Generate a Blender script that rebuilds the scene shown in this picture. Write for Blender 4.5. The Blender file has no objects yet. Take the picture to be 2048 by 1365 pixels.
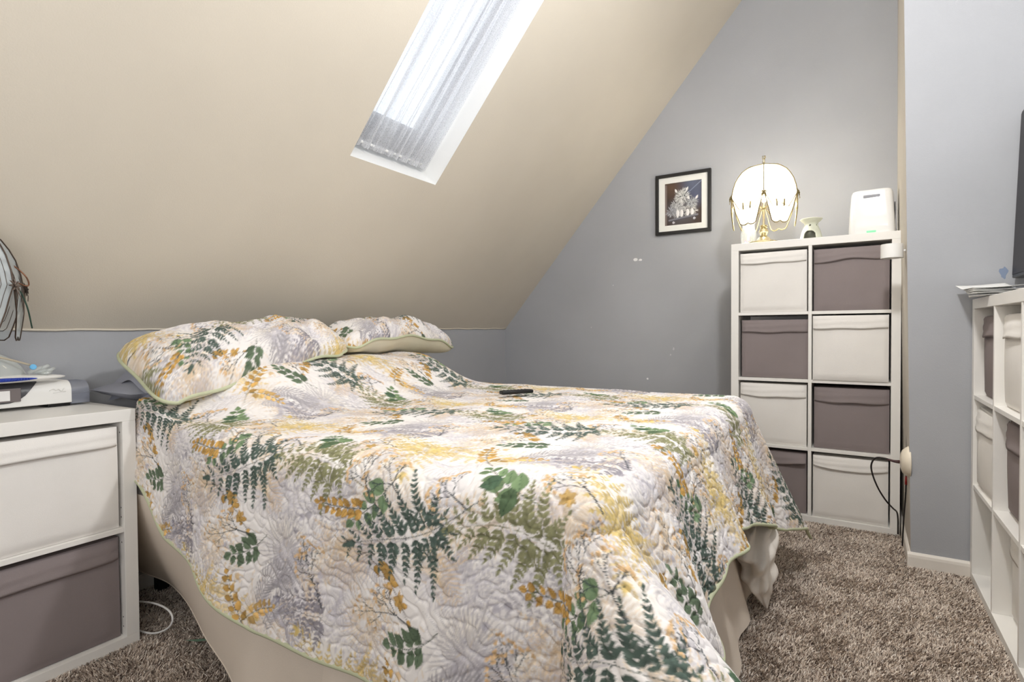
import bpy, bmesh, math, random
import numpy as np
from mathutils import Vector, Matrix
random.seed(7); rng = np.random.default_rng(7)
C = bpy.context.scene.collection
PI = math.pi

# ------------------------------------------------------------------ materials
def lin(c):
    return tuple(((x/255)/12.92 if x/255 <= .04045 else ((x/255+.055)/1.055)**2.4) for x in c)
def mat(name, col, rough=.6, metal=0., noise=0., nscale=20., bump=0., bscale=200., spec=.5, trans=0., ior=1.45, sheen=0., coat=0.):
    m = bpy.data.materials.new(name); m.use_nodes = True
    nt = m.node_tree; b = nt.nodes['Principled BSDF']
    c = lin(col) + (1,)
    b.inputs['Base Color'].default_value = c
    b.inputs['Roughness'].default_value = rough
    b.inputs['Metallic'].default_value = metal
    b.inputs['Specular IOR Level'].default_value = spec
    b.inputs['Transmission Weight'].default_value = trans
    b.inputs['IOR'].default_value = ior
    b.inputs['Coat Weight'].default_value = coat
    tc = nt.nodes.new('ShaderNodeTexCoord')
    if noise:
        n = nt.nodes.new('ShaderNodeTexNoise'); n.inputs['Scale'].default_value = nscale; n.inputs['Detail'].default_value = 5
        r = nt.nodes.new('ShaderNodeValToRGB')
        r.color_ramp.elements[0].position = .3; r.color_ramp.elements[1].position = .7
        r.color_ramp.elements[0].color = tuple(x*(1-noise) for x in c[:3]) + (1,)
        r.color_ramp.elements[1].color = tuple(min(1, x*(1+noise)) for x in c[:3]) + (1,)
        nt.links.new(tc.outputs['Object'], n.inputs['Vector']); nt.links.new(n.outputs['Fac'], r.inputs['Fac'])
        nt.links.new(r.outputs['Color'], b.inputs['Base Color'])
    if bump:
        n2 = nt.nodes.new('ShaderNodeTexNoise'); n2.inputs['Scale'].default_value = bscale; n2.inputs['Detail'].default_value = 3
        bp = nt.nodes.new('ShaderNodeBump'); bp.inputs['Strength'].default_value = bump; bp.inputs['Distance'].default_value = .002
        nt.links.new(tc.outputs['Object'], n2.inputs['Vector']); nt.links.new(n2.outputs['Fac'], bp.inputs['Height'])
        nt.links.new(bp.outputs['Normal'], b.inputs['Normal'])
    return m
def emit(name, col, s):
    m = mat(name, col); b = m.node_tree.nodes['Principled BSDF']
    b.inputs['Emission Color'].default_value = lin(col)+(1,); b.inputs['Emission Strength'].default_value = s
    return m
def vcol_mat(name, rough=.8, bump=.0, bscale=900., sat=None):
    m = bpy.data.materials.new(name); m.use_nodes = True
    nt = m.node_tree; b = nt.nodes['Principled BSDF']
    a = nt.nodes.new('ShaderNodeAttribute'); a.attribute_name = 'print'
    nt.links.new(a.outputs['Color'], b.inputs['Base Color'])
    b.inputs['Roughness'].default_value = rough; b.inputs['Specular IOR Level'].default_value = .15
    if bump:
        tc = nt.nodes.new('ShaderNodeTexCoord')
        n2 = nt.nodes.new('ShaderNodeTexNoise'); n2.inputs['Scale'].default_value = bscale
        bp = nt.nodes.new('ShaderNodeBump'); bp.inputs['Strength'].default_value = bump; bp.inputs['Distance'].default_value = .001
        nt.links.new(tc.outputs['Object'], n2.inputs['Vector']); nt.links.new(n2.outputs['Fac'], bp.inputs['Height'])
        nt.links.new(bp.outputs['Normal'], b.inputs['Normal'])
    return m
def thin_glass(name, col, alpha, gloss=.12, transl=0.):
    m = bpy.data.materials.new(name); m.use_nodes = True
    nt = m.node_tree; nt.nodes.clear()
    o = nt.nodes.new('ShaderNodeOutputMaterial'); t = nt.nodes.new('ShaderNodeBsdfTransparent')
    t.inputs['Color'].default_value = (1,1,1,1)
    d = nt.nodes.new('ShaderNodeBsdfTranslucent' if transl else 'ShaderNodeBsdfDiffuse'); d.inputs['Color'].default_value = lin(col)+(1,)
    g = nt.nodes.new('ShaderNodeBsdfGlossy'); g.inputs['Roughness'].default_value = .06
    m1 = nt.nodes.new('ShaderNodeMixShader'); m1.inputs[0].default_value = alpha
    m2 = nt.nodes.new('ShaderNodeMixShader'); m2.inputs[0].default_value = gloss
    nt.links.new(t.outputs[0], m1.inputs[1]); nt.links.new(d.outputs[0], m1.inputs[2])
    nt.links.new(m1.outputs[0], m2.inputs[1]); nt.links.new(g.outputs[0], m2.inputs[2]); nt.links.new(m2.outputs[0], o.inputs['Surface'])
    return m

M = {}
M['wall']   = mat('grey_paint', (170,172,177), .75, noise=.03, nscale=3, bump=.25, bscale=260)
M['beige']  = mat('beige_paint', (216,208,194), .75, noise=.025, nscale=2.5, bump=.25, bscale=220)
M['white_paint'] = mat('white_paint', (240,240,238), .5)
M['trim']   = mat('trim_paint', (236,230,222), .45, noise=.02, nscale=15, bump=.1)
M['chip']   = mat('bare_plaster', (240,240,240), .8)
M['patch']  = mat('blue_touch_up_paint', (128,142,166), .8)
M['lam']    = mat('white_laminate', (238,236,232), .38, noise=.012, nscale=8)
M['hole']   = mat('dark_hole', (30,28,26), .9)
M['bin_white'] = mat('white_bin_fabric', (236,233,229), .85, noise=.03, nscale=6, bump=.35, bscale=600, spec=.15)
M['bin_grey'] = mat('grey_bin_fabric', (142,132,132), .85, noise=.04, nscale=6, bump=.35, bscale=600, spec=.15)
M['brass']  = mat('polished_brass', (232,222,190), .18, metal=1.)
M['copper'] = mat('aged_copper', (120,84,66), .35, metal=1.)
M['dark_metal'] = mat('bronze_metal', (86,74,66), .4, metal=.8)
M['black']  = mat('black_plastic', (22,22,23), .45)
M['frame_black'] = mat('black_wood', (26,25,25), .4, noise=.1, nscale=30)
M['mat_board'] = mat('white_mat_board', (236,236,232), .8, noise=.01)
M['ceramic'] = mat('pale_green_ceramic', (204,207,190), .3, noise=.08, nscale=30)
M['plastic'] = mat('white_plastic', (240,240,240), .22, coat=.4)
M['plastic_matte'] = mat('matte_white_plastic', (236,235,232), .5)
M['ivory']  = mat('ivory_plastic', (232,222,204), .4)
M['slot']   = mat('grey_plastic', (150,152,160), .5)
M['dark_plastic'] = mat('charcoal_plastic', (74,74,78), .35, noise=.06)
M['blue']   = mat('blue_plastic', (30,60,165), .4)
M['lightblue'] = mat('light_blue_plastic', (90,175,225), .4)
M['tank']   = thin_glass('smoky_tank_plastic', (150,155,170), .62, .10)
M['clear']  = thin_glass('clear_silicone', (222,228,226), .5, .08)
M['clear_glass'] = thin_glass('clear_glass', (225,230,228), .10, .10)
M['pane']   = thin_glass('window_pane', (255,255,255), .0, .04)
M['frost']  = thin_glass('frosted_glass', (255,250,240), .80, .03, 1)
M['grey_glass'] = thin_glass('grey_glass', (205,214,218), .55, .10)
M['green_glass'] = thin_glass('green_edged_glass', (150,185,170), .45, .12)
M['flower'] = mat('pewter_flower', (118,106,98), .4, metal=.7)
M['flower_brass'] = mat('antique_brass_flower', (138,124,84), .45, metal=.3)
M['screen'] = mat('white_label', (240,238,235), .5)
M['grey_cloth'] = mat('slate_pillowcase', (166,169,182), .85, noise=.03, nscale=9, bump=.2, bscale=500, spec=.1)
M['cream']  = mat('cream_cotton', (226,220,198), .8, noise=.03, nscale=12, bump=.2, bscale=400, spec=.1)
M['skirt']  = mat('tan_bed_skirt', (230,218,204), .85, noise=.03, nscale=5, bump=.2, bscale=500, spec=.1)
M['binding'] = mat('sage_binding', (196,200,170), .8, noise=.04, nscale=40, bump=.2, bscale=500, spec=.1)
M['comforter'] = mat('white_comforter', (238,232,224), .8, noise=.02, nscale=9, bump=.2, bscale=300, spec=.1)
M['mattress'] = mat('mattress_ticking', (215,212,208), .85)
M['backing'] = mat('tan_quilt_backing', (168,160,124), .85, noise=.08, nscale=14)
M['tv_screen'] = mat('dark_screen', (40,38,42), .4, spec=.25)
M['tv_bezel'] = mat('tv_bezel', (34,34,36), .35)
M['paper']  = mat('white_paper', (244,244,242), .6)
M['cord']   = mat('black_cord', (34,28,28), .5)
M['red']    = mat('red_plastic', (150,40,36), .5)
M['cable']  = mat('white_cable', (235,235,235), .4)
M['green']  = mat('green_paper', (120,150,128), .7)
M['led']    = emit('green_indicator_light', (120,230,150), .7)
M['bulb']   = emit('glowing_bulb', (255,236,200), 3.)

# ------------------------------------------------------------------ helpers
def tag(o, label=None, cat=None, group=None, kind=None):
    if label: o['label'] = label
    if cat: o['category'] = cat
    if group: o['group'] = group
    if kind: o['kind'] = kind
    return o
def empty(name, loc=(0,0,0), rz=0.):
    o = bpy.data.objects.new(name, None); C.objects.link(o); o.location = loc; o.rotation_euler = (0,0,rz); o.empty_display_size = .05
    return o
def obj(name, bm, m, parent=None, smooth=False, ang=None):
    me = bpy.data.meshes.new(name); bm.to_mesh(me); bm.free()
    for x in (m if isinstance(m, (list, tuple)) else [m]): me.materials.append(x)
    if smooth: me.polygons.foreach_set('use_smooth', [True]*len(me.polygons))
    o = bpy.data.objects.new(name, me); C.objects.link(o)
    if smooth and ang:
        try: me.set_sharp_from_angle(angle=ang)
        except Exception: pass
    if parent: o.parent = parent
    return o
def meshnp(name, V, F, m, parent=None, smooth=True, col=None):
    """V (n,3) and quads F (k,4) from numpy."""
    me = bpy.data.meshes.new(name); V = np.asarray(V, np.float32); F = np.asarray(F, np.int32)
    k, w = F.shape
    me.vertices.add(len(V)); me.vertices.foreach_set('co', V.ravel())
    me.loops.add(k*w); me.loops.foreach_set('vertex_index', F.ravel())
    me.polygons.add(k); me.polygons.foreach_set('loop_start', np.arange(0, k*w, w, dtype=np.int32))
    me.polygons.foreach_set('use_smooth', np.full(k, smooth))
    me.update(calc_edges=True)
    if col is not None:
        a = me.color_attributes.new('print', 'FLOAT_COLOR', 'POINT')
        c4 = np.ones((len(V),4), np.float32); c4[:,:3] = col; a.data.foreach_set('color', c4.ravel())
    me.materials.append(m)
    o = bpy.data.objects.new(name, me); C.objects.link(o)
    if parent: o.parent = parent
    return o
def gridF(n, m, flip=False):
    i = np.arange(n*m).reshape(n,m)
    F = np.stack([i[:-1,:-1], i[1:,:-1], i[1:,1:], i[:-1,1:]], -1).reshape(-1,4)
    return F[:, ::-1] if flip else F
def box(bm, x0,x1,y0,y1,z0,z1, bev=0., seg=2, mi=0):
    r = bmesh.ops.create_cube(bm, size=1)
    vs = r['verts']
    for v in vs:
        v.co = Vector(((x0+x1)/2+v.co.x*(x1-x0), (y0+y1)/2+v.co.y*(y1-y0), (z0+z1)/2+v.co.z*(z1-z0)))
    fs = set(f for v in vs for f in v.link_faces)
    if bev:
        es = list(set(e for v in vs for e in v.link_edges))
        rr = bmesh.ops.bevel(bm, geom=es, offset=bev, segments=seg, affect='EDGES', profile=.5)
        fs = fs | set(rr['faces'])
    for f in fs:
        if f.is_valid: f.material_index = mi
    return bm
def BX(*a, **k): return box(bmesh.new(), *a, **k)
def tube(bm, pts, r, seg=8, closed=False, taper=None):
    P = [Vector(p) for p in pts]; n = len(P); rings = []
    up = Vector((0,0,1)); prev = None
    for i in range(n):
        if closed: t = P[(i+1)%n]-P[i-1]
        else: t = P[min(i+1,n-1)]-P[max(i-1,0)]
        if t.length < 1e-9: t = Vector((0,0,1))
        t.normalize()
        if prev is None:
            a = up if abs(t.dot(up)) < .9 else Vector((1,0,0))
            u = t.cross(a).normalized()
        else:
            u = (prev - t*prev.dot(t)); u = u.normalized() if u.length > 1e-6 else t.orthogonal().normalized()
        prev = u; w = t.cross(u); rr = r if taper is None else r*taper[i]
        rings.append([bm.verts.new(P[i] + (u*math.cos(2*PI*k/seg) + w*math.sin(2*PI*k/seg))*rr) for k in range(seg)])
    for i in range(n if closed else n-1):
        a, b = rings[i], rings[(i+1)%n]
        for k in range(seg): bm.faces.new((a[k], a[(k+1)%seg], b[(k+1)%seg], b[k]))
    if not closed:
        bm.faces.new(rings[0][::-1]); bm.faces.new(rings[-1])
    return bm
def TB(*a, **k): return tube(bmesh.new(), *a, **k)
def lathe(bm, prof, seg=32, c=(0,0,0), cap=True):
    rings = []
    for r, z in prof:
        rings.append([bm.verts.new((c[0]+r*math.cos(2*PI*k/seg), c[1]+r*math.sin(2*PI*k/seg), c[2]+z)) for k in range(seg)])
    for a, b in zip(rings, rings[1:]):
        for k in range(seg): bm.faces.new((a[k], a[(k+1)%seg], b[(k+1)%seg], b[k]))
    if cap:
        if prof[0][0] > 1e-5: bm.faces.new(rings[0][::-1])
        if prof[-1][0] > 1e-5: bm.faces.new(rings[-1])
    bmesh.ops.remove_doubles(bm, verts=bm.verts, dist=1e-6)
    return bm
def LT(*a, **k): return lathe(bmesh.new(), *a, **k)
def curve_pts(P, n):
    """Catmull-Rom through P."""
    P = [Vector(p) for p in P]; Q = [2*P[0]-P[1]] + P + [2*P[-1]-P[-2]]; out = []
    for i in range(1, len(Q)-2):
        for k in range(n):
            t = k/n; a,b,c,d = Q[i-1:i+3]
            out.append(.5*((2*b)+(c-a)*t+(2*a-5*b+4*c-d)*t*t+(3*b-a-3*c+d)*t**3))
    return out + [P[-1]]
def poly(bm, pts, mi=0):
    f = bm.faces.new([bm.verts.new(p) for p in pts]); f.material_index = mi; return f
def sm(x, a, b):
    t = np.clip((x-a)/(b-a), 0, 1); return t*t*(3-2*t)

# random smooth field used for quilting lines and folds (sum of plane waves)
def gfield(seed, lam, n=40):
    r = np.random.default_rng(seed); th = r.uniform(0, 2*PI, n); ph = r.uniform(0, 2*PI, n)
    k = 2*PI/lam*r.uniform(.75, 1.25, n)
    def f(x, y):
        s = np.zeros(np.broadcast(x,y).shape)
        for a,b,c in zip(k*np.cos(th), k*np.sin(th), ph): s += np.cos(a*x+b*y+c)
        return s*math.sqrt(2/n)
    return f
_g1 = gfield(3, .044)
def quilting(x, y):
    """0 on the stitch line, 1 on the puffs."""
    return 1-np.exp(-(np.abs(_g1(x,y))/.34)**1.5)

# ------------------------------------------------------------------ printed botanical pattern (painted into a repeating tile in memory)
PX = 950.; TW, TH = .545, .62
NW, NH = int(TW*PX), int(TH*PX)
class Tile:
    def __init__(s, w, h, px, base, wrap=True):
        s.px = px; s.w, s.h = w, h; s.wrap = wrap
        s.a = np.ones((h, w, 3))*np.array(lin(base))
    def _put(s, x0,x1,y0,y1, cov, col):
        ix = np.arange(x0, x1); iy = np.arange(y0, y1)
        if s.wrap: ix %= s.w; iy %= s.h
        g = np.ix_(iy, ix); s.a[g] = s.a[g]*(1-cov[...,None]) + np.asarray(col)*cov[...,None]
    def leaf(s, p, d, l, w, col, alpha=1., edge=None, mid=None, pw=.8):
        """lens shaped leaf starting at p, along unit d, length l, half width w (metres)"""
        px = s.px; p = np.array(p)*px; l = l*px; w = max(w*px, .55); d = np.array(d, float)/np.hypot(*d); e = p+d*l
        x0,x1 = int(min(p[0],e[0])-w-2), int(max(p[0],e[0])+w+3); y0,y1 = int(min(p[1],e[1])-w-2), int(max(p[1],e[1])+w+3)
        if not s.wrap:
            x0,y0 = max(x0,0),max(y0,0); x1,y1 = min(x1,s.w),min(y1,s.h)
            if x1<=x0 or y1<=y0: return
        X, Y = np.meshgrid(np.arange(x0,x1), np.arange(y0,y1))
        u = ((X-p[0])*d[0]+(Y-p[1])*d[1])/l; v = -(X-p[0])*d[1]+(Y-p[1])*d[0]
        prof = w*np.sin(PI*np.clip(u,0,1)**pw)
        cov = np.clip(prof-np.abs(v)+.5, 0, 1)*((u>0)&(u<1))
        c = np.array(lin(col))*(1+.18*(v/w))[...,None]
        if edge is not None:
            k = np.clip(1.6-(prof-np.abs(v)), 0, 1)[...,None]*.55
            c = c*(1-k)+np.array(lin(edge))*k
        if mid is not None:
            k = np.clip(1.1-np.abs(v), 0, 1)[...,None]*.7*(u<.8)[...,None]
            c = c*(1-k)+np.array(lin(mid))*k
        s._put(x0,x1,y0,y1, cov*alpha, c)
    def stroke(s, p, q, w, col, alpha=1.):
        p, q = np.array(p), np.array(q); d = q-p; l = np.hypot(*d)
        if l < 1e-6: return
        px = s.px; P = p*px; L = l*px; W = max(w*px*.5, .45); d = d/l; E = q*px
        x0,x1 = int(min(P[0],E[0])-W-2), int(max(P[0],E[0])+W+3); y0,y1 = int(min(P[1],E[1])-W-2), int(max(P[1],E[1])+W+3)
        if not s.wrap:
            x0,y0 = max(x0,0),max(y0,0); x1,y1 = min(x1,s.w),min(y1,s.h)
            if x1<=x0 or y1<=y0: return
        X, Y = np.meshgrid(np.arange(x0,x1), np.arange(y0,y1))
        u = (X-P[0])*d[0]+(Y-P[1])*d[1]; v = -(X-P[0])*d[1]+(Y-P[1])*d[0]
        du = np.maximum(np.maximum(-u, u-L), 0); r = np.hypot(du, v)
        s._put(x0,x1,y0,y1, np.clip(W-r+.5,0,1)*alpha, np.array(lin(col)))
    def blot(s, c, r, col, alpha):
        c = np.array(c)*s.px; r *= s.px
        x0,x1,y0,y1 = int(c[0]-r),int(c[0]+r),int(c[1]-r),int(c[1]+r)
        X, Y = np.meshgrid(np.arange(x0,x1), np.arange(y0,y1)); q = np.hypot(X-c[0],Y-c[1])/r
        s._put(x0,x1,y0,y1, np.clip(1-q,0,1)**1.3*alpha, np.array(lin(col)))
def rot2(d, a): return np.array([d[0]*math.cos(a)-d[1]*math.sin(a), d[0]*math.sin(a)+d[1]*math.cos(a)])
def jit(col, a, b):
    k = random.uniform(a, b); return tuple(min(255,x*k) for x in col)
def fern(T, base, tip, width, col, alpha=1., stem=None, n=9, t0=.0, fat=1., bend=.06, rnd=random):
    base, tip = np.array(base), np.array(tip); D = tip-base; L = np.hypot(*D); d = D/L; nrm = np.array([-d[1], d[0]])
    P = lambda t: base + D*t + nrm*bend*L*math.sin(PI*t)
    st = stem or tuple(x*.85 for x in col)
    for i in range(14): T.stroke(P(i/14), P((i+1)/14), .0018*(1-.6*i/14), st, alpha)
    def pinna(p0, dd, lp, sub):
        cv = lambda q: p0+dd*lp*q+np.array([-dd[1],dd[0]])*lp*.05*math.sin(PI*q)
        for q in range(5): T.stroke(cv(q/5), cv((q+1)/5), .0012, st, alpha)
        m = max(3, int(lp/.0112))
        for j in range(m):
            q = (j+.75)/(m+.3)
            ll = (min(.30*lp, .0215)*(1-q)**.65*fat+.003)*rnd.uniform(.9,1.1)
            for s2 in (1,-1):
                if sub and j < 3:
                    l2 = lp*.42*(1-j*.25)
                    if s2 == sub: pinna(cv(q), rot2(dd, s2*.85), l2, 0); continue
                T.leaf(cv(q), rot2(dd, s2*(.85-.2*q)), ll, ll*.24, jit(col,.9,1.1), alpha, None, None, .75)
        T.leaf(cv(.9), dd, .015, .0028, col, alpha)
    for i in range(n):
        f = i/n; t = t0 + (1-t0)*(i+.15)/n; ln = width*(1-f)**.95*(1. if i else 1.02)+.005
        for sgn in (1,-1):
            a = sgn*(1.36-.66*f)+rnd.uniform(-.07,.07)
            pinna(P(t+(.012 if sgn>0 else 0)), rot2(d, a), ln*rnd.uniform(.9,1.06), -sgn if (i == 0 and width > .08) else 0)
    if width > .08:
        for sgn in (1,-1):
            pinna(P(t0), rot2(d, sgn*(2.05+rnd.uniform(-.1,.1))), width*.62, 0); pinna(P(t0-.02), rot2(d, sgn*2.6), width*.36, 0)
    for q in range(7):
        t = 1-.10*(7-q)/7
        for s2 in (1,-1): T.leaf(P(t), rot2(d, s2*.7), .011*(1-q/8)+.003, .003, col, alpha)
    T.leaf(P(.95), d, .02, .004, col, alpha)
def twig(T, base, tips, col=(66,73,78), bud=(220,186,142), ratio=.42, depth=3, rnd=random):
    base = np.array(base)
    def br(p, d, l, w, k):
        q = p+d*l; m = p+d*l*.5+rot2(d,PI/2)*l*rnd.uniform(-.07,.07)
        T.stroke(p, m, w, col); T.stroke(m, q, w*.85, col)
        if k == 0:
            for a in (-.5,.1,.6): T.leaf(q-d*.0005, rot2(d,a+rnd.uniform(-.2,.2)), .0085, .0024, jit(bud,.9,1.12), .9)
            return
        for a in (-.55, -.08, .5):
            br(q if a != .5 else p+d*l*.72, rot2(d, a+rnd.uniform(-.18,.18)), l*rnd.uniform(.5,.66), w*.75, k-1)
        if k == depth: br(p+d*l*.5, rot2(d,.8*rnd.choice((-1,1))), l*.42, w*.65, k-2)
    c = sum((np.array(t) for t in tips), np.zeros(2))/len(tips); fork = base+(c-base)*ratio
    T.stroke(base, fork, .0032, col)
    for t in tips:
        t = np.array(t); v = t-fork; L = np.hypot(*v); br(fork, v/L, L*.45, .0020, depth-1)
def sprig(T, a, b, n, size, col, stem=(70,84,70), edge=None, mid=None, wid=.36, ang=.85, alpha=1., bend=.08, side=(1,-1), rnd=random):
    a, b = np.array(a), np.array(b); D = b-a; L = np.hypot(*D); d = D/L; nrm = np.array([-d[1],d[0]])
    P = lambda t: a+D*t+nrm*bend*L*math.sin(PI*t)
    for i in range(12): T.stroke(P(i/12), P((i+1)/12), .0017, stem, alpha)
    for i in range(n):
        t = .25+.75*(i+.3)/n
        for s in side:
            ll = size*(1.1-.5*t)*rnd.uniform(.85,1.12); dd = rot2(d, s*(ang+rnd.uniform(-.2,.2)))
            p = P(t+s*.02); T.stroke(p, p+dd*.005, .0012, stem, alpha)
            T.leaf(p+dd*.004, dd, ll, ll*wid*rnd.uniform(.8,1.1), jit(col,.85,1.15), alpha, edge, mid, .72)
    T.leaf(P(1.), d, size*.6, size*.6*wid, col, alpha, edge, mid)
def fan(T, c, r, col, alpha, a0=0, a1=2*PI, n=44, rnd=random):
    for i in range(n):
        a = a0+(a1-a0)*(i+rnd.uniform(-.25,.25))/n; d = np.array([math.cos(a), math.sin(a)])
        T.leaf(np.array(c)+d*.010, d, r*rnd.uniform(.65,1.05), .0022, jit(col,.9,1.06), alpha)
def feather(T, a, b, w, col, alpha, n=19, bend=.25, rnd=random):
    a, b = np.array(a), np.array(b); D = b-a; L = np.hypot(*D); d = D/L; nrm = np.array([-d[1],d[0]])
    P = lambda t: a+D*t+nrm*bend*L*math.sin(PI*t)
    for i in range(12): T.stroke(P(i/12), P((i+1)/12), .0018, col, alpha)
    for i in range(n):
        t = (i+.5)/n; tg = P(min(1,t+.03))-P(t-.03); tg /= np.hypot(*tg)
        for s in (1,-1): T.leaf(P(t), rot2(tg, s*.75), w*math.sin(PI*(.12+.86*t))**.6, .0021, jit(col,.9,1.08), alpha)
def flower(T, c, r, col, rnd=random):
    for k in range(6):
        a = k*PI/3+rnd.uniform(-.2,.2); T.leaf(c, (math.cos(a), math.sin(a)), r, r*.32, jit(col,.85,1.1), .95, (120,86,30))
    T.blot(c, .0035, (90,66,30), .9)

CA, SA = math.cos(-.138), math.sin(-.138); X0, A0 = -1.2, .35
def toP(x, a):
    """cloth coordinates (x along the bed, a across it) -> tile coordinates; the print runs a little askew"""
    x = x-X0; a = a-A0; return (x*CA+a*SA, -x*SA+a*CA)
T = Tile(NW, NH, PX, (243,239,237))
t_ = lambda *p: toP(*p)
for k in range(26):
    T.blot((rng.uniform(0,TW), rng.uniform(0,TH)), rng.uniform(.04,.10), [(246,234,212),(224,220,229),(246,240,228),(230,226,232)][k%4], .42)
for k in range(34):                                   # pale layer of ferns, feathers and fans behind everything
    p = (rng.uniform(0,TW), rng.uniform(0,TH)); a = rng.uniform(0,2*PI); q = (p[0]+.15*math.cos(a), p[1]+.15*math.sin(a))
    c = [(190,186,196),(226,196,150),(200,196,206),(214,190,160)][k%4]
    if k%3 == 0: fern(T, p, q, .06, c, .45, n=8)
    elif k%3 == 1: feather(T, p, q, .05, c, .45)
    else: fan(T, p, .075, c, .40)
for k in range(420):
    p = (rng.uniform(0,TW), rng.uniform(0,TH)); a = rng.uniform(0,2*PI)
    T.leaf(p, (math.cos(a), math.sin(a)), .022, .0022, [(186,183,192),(228,200,154),(250,248,246),(198,194,200)][k%4], .36)
GOLD, GOLDF, GRN, OLV, LEAF, GRY = (204,164,96), (214,190,122), (84,99,92), (142,142,108), (112,130,106), (172,168,174)
fan(T, t_(-.587,.545), .12, (172,168,176), .5, n=46)
fan(T, t_(-.30,.60), .10, (172,170,184), .5, n=46)
feather(T, t_(-1.225,.470), t_(-1.09,.575), .055, GRY, .9, bend=.2)
feather(T, t_(-1.20,.42), t_(-1.085,.50), .05, GRY, .85, bend=.2)
feather(T, t_(-.69,.40), t_(-.56,.47), .055, (170,166,172), .7)
fern(T, t_(-1.00,.495), t_(-1.16,.508), .068, (146,142,152), .9, n=8)
feather(T, t_(-.62,1.00), t_(-.44,.93), .06, (176,174,188), .7)
fern(T, t_(-.36,.70), t_(-.52,.64), .07, (176,172,180), .6)
fern(T, t_(-.90,.345), t_(-1.09,.455), .085, GOLDF, .85, n=8)
fern(T, t_(-.80,1.00), t_(-.60,.98), .085, (222,196,132), .7, n=8)
fern(T, t_(-.30,.92), t_(-.25,.76), .08, (218,194,130), .7, n=8)
fern(T, t_(-.338,.722), t_(-.668,.762), .118, OLV, 1., n=8, t0=.30, bend=-.10)
sprig(T, t_(-.66,.575), t_(-.79,.505), 4, .048, LEAF, mid=(60,76,66))
sprig(T, t_(-.46,.825), t_(-.60,.90), 4, .046, (126,150,112), mid=(60,86,70), wid=.34)
T.leaf(t_(-.55,.865), (-.7,-.45), .05, .017, (84,108,86), 1., (50,66,60), (50,66,60))
T.leaf(t_(-.515,.845), (-.2,-1), .055, .018, (92,112,84), 1., (56,70,60), (56,70,60))
sprig(T, t_(-1.33,.92), t_(-1.45,.80), 4, .046, (118,140,108), mid=(60,86,70))
sprig(T, t_(-.895,.665), t_(-.74,.575), 3, .028, GOLD, stem=(90,80,60), edge=(130,92,36))
flower(T, t_(-.80,.640), .022, GOLD); flower(T, t_(-.765,.600), .020, GOLD); flower(T, t_(-.95,.92), .020, (206,172,110))
sprig(T, t_(-.83,.765), t_(-1.015,.752), 7, .030, GOLD, stem=(60,74,66), edge=(128,90,34), mid=(150,104,40), wid=.36, bend=.05)
sprig(T, t_(-1.245,.395), t_(-1.335,.53), 5, .030, GOLD, stem=(70,70,56), edge=(128,90,34), wid=.36)
sprig(T, t_(-.66,.96), t_(-.55,1.02), 5, .028, (214,178,116), stem=(110,110,90), edge=(160,120,60))
fern(T, t_(-.585,.818), t_(-.942,.666), .118, GRN, 1., n=8, t0=.30, bend=.04)
twig(T, t_(-.766,.794), [t_(-.895,.80), t_(-.86,.885), t_(-.80,.882)])
twig(T, t_(-.34,.855), [t_(-.48,.865), t_(-.47,.915), t_(-.42,.928)])
twig(T, t_(-.726,.567), [t_(-.915,.52), t_(-.86,.585), t_(-.82,.612)], ratio=.35)
twig(T, t_(-1.001,.517), [t_(-1.10,.61), t_(-1.08,.665), t_(-1.04,.66)], ratio=.4)
twig(T, t_(-.316,.70), [t_(-.375,.81), t_(-.345,.85), t_(-.41,.76)], ratio=.35)
twig(T, t_(-1.15,.88), [t_(-1.24,.93), t_(-1.20,.97), t_(-1.26,.89)], ratio=.45)
def sample(p, q):
    """colour of the print at tile coordinates (bilinear, repeating)"""
    fx = (p*PX) % NW; fy = (q*PX) % NH
    x0 = np.floor(fx).astype(int) % NW; y0 = np.floor(fy).astype(int) % NH; x1 = (x0+1)%NW; y1 = (y0+1)%NH
    u = (fx-np.floor(fx))[...,None]; v = (fy-np.floor(fy))[...,None]; a = T.a
    return (a[y0,x0]*(1-u)+a[y0,x1]*u)*(1-v) + (a[y1,x0]*(1-u)+a[y1,x1]*u)*v
M['print'] = vcol_mat('botanical_print_cotton', .85, .25, 700.)
M['art'] = vcol_mat('printed_picture', .5)

# ------------------------------------------------------------------ the room
XK, YA, ZK = -2.365, 3.76, 1.0142                      # knee wall, far wall, height of the knee wall
TH_ = .859; ct, st = math.cos(TH_), math.sin(TH_)
XR, YB = .221, 2.8165                                   # return wall, near wall beside the shelving
XW, YR, ZC = .83, -1.7, 3.45
TC = (ZC-ZK)/st
def struct(name, bm, m, parent=None, **k):
    o = obj(name, bm, m, parent, **k); o['kind'] = 'structure'; return o
struct('floor', BX(XK-.1, XW+.1, YR-.1, YA+.1, -.1, 0), mat('carpet_backing', (120,106,95), .95, noise=.35, nscale=90, bump=.6, bscale=300))
bm = bmesh.new()                                        # far wall with chips of bare plaster
box(bm, XK-.1, .45, YA, YA+.1, 0, ZC+.1)
for (x,z,w,h) in ((-1.285,1.493,.036,.016),(-1.250,1.488,.020,.012),(-1.20,.66,.012,.012),(-1.02,.87,.010,.016),(-1.04,.83,.008,.012),(-1.45,1.32,.008,.008),(-1.62,1.02,.007,.008)):
    r = random.Random(x*1000)
    poly(bm, [(x+w*math.cos(a)*r.uniform(.6,1.1)*.7, YA-.0006, z+h*math.sin(a)*r.uniform(.6,1.1)*.7) for a in [-k*2*PI/7 for k in range(7)]][::-1], 1 if w>.011 else 2)
wf = struct('wall_far', bm, [M['wall'], M['chip'], mat('scuffed_paint', (196,197,200), .7)])
struct('wall_head', BX(XK-.1, XK, YR-.1, YA+.05, 0, ZK+.01), M['wall'])
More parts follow.
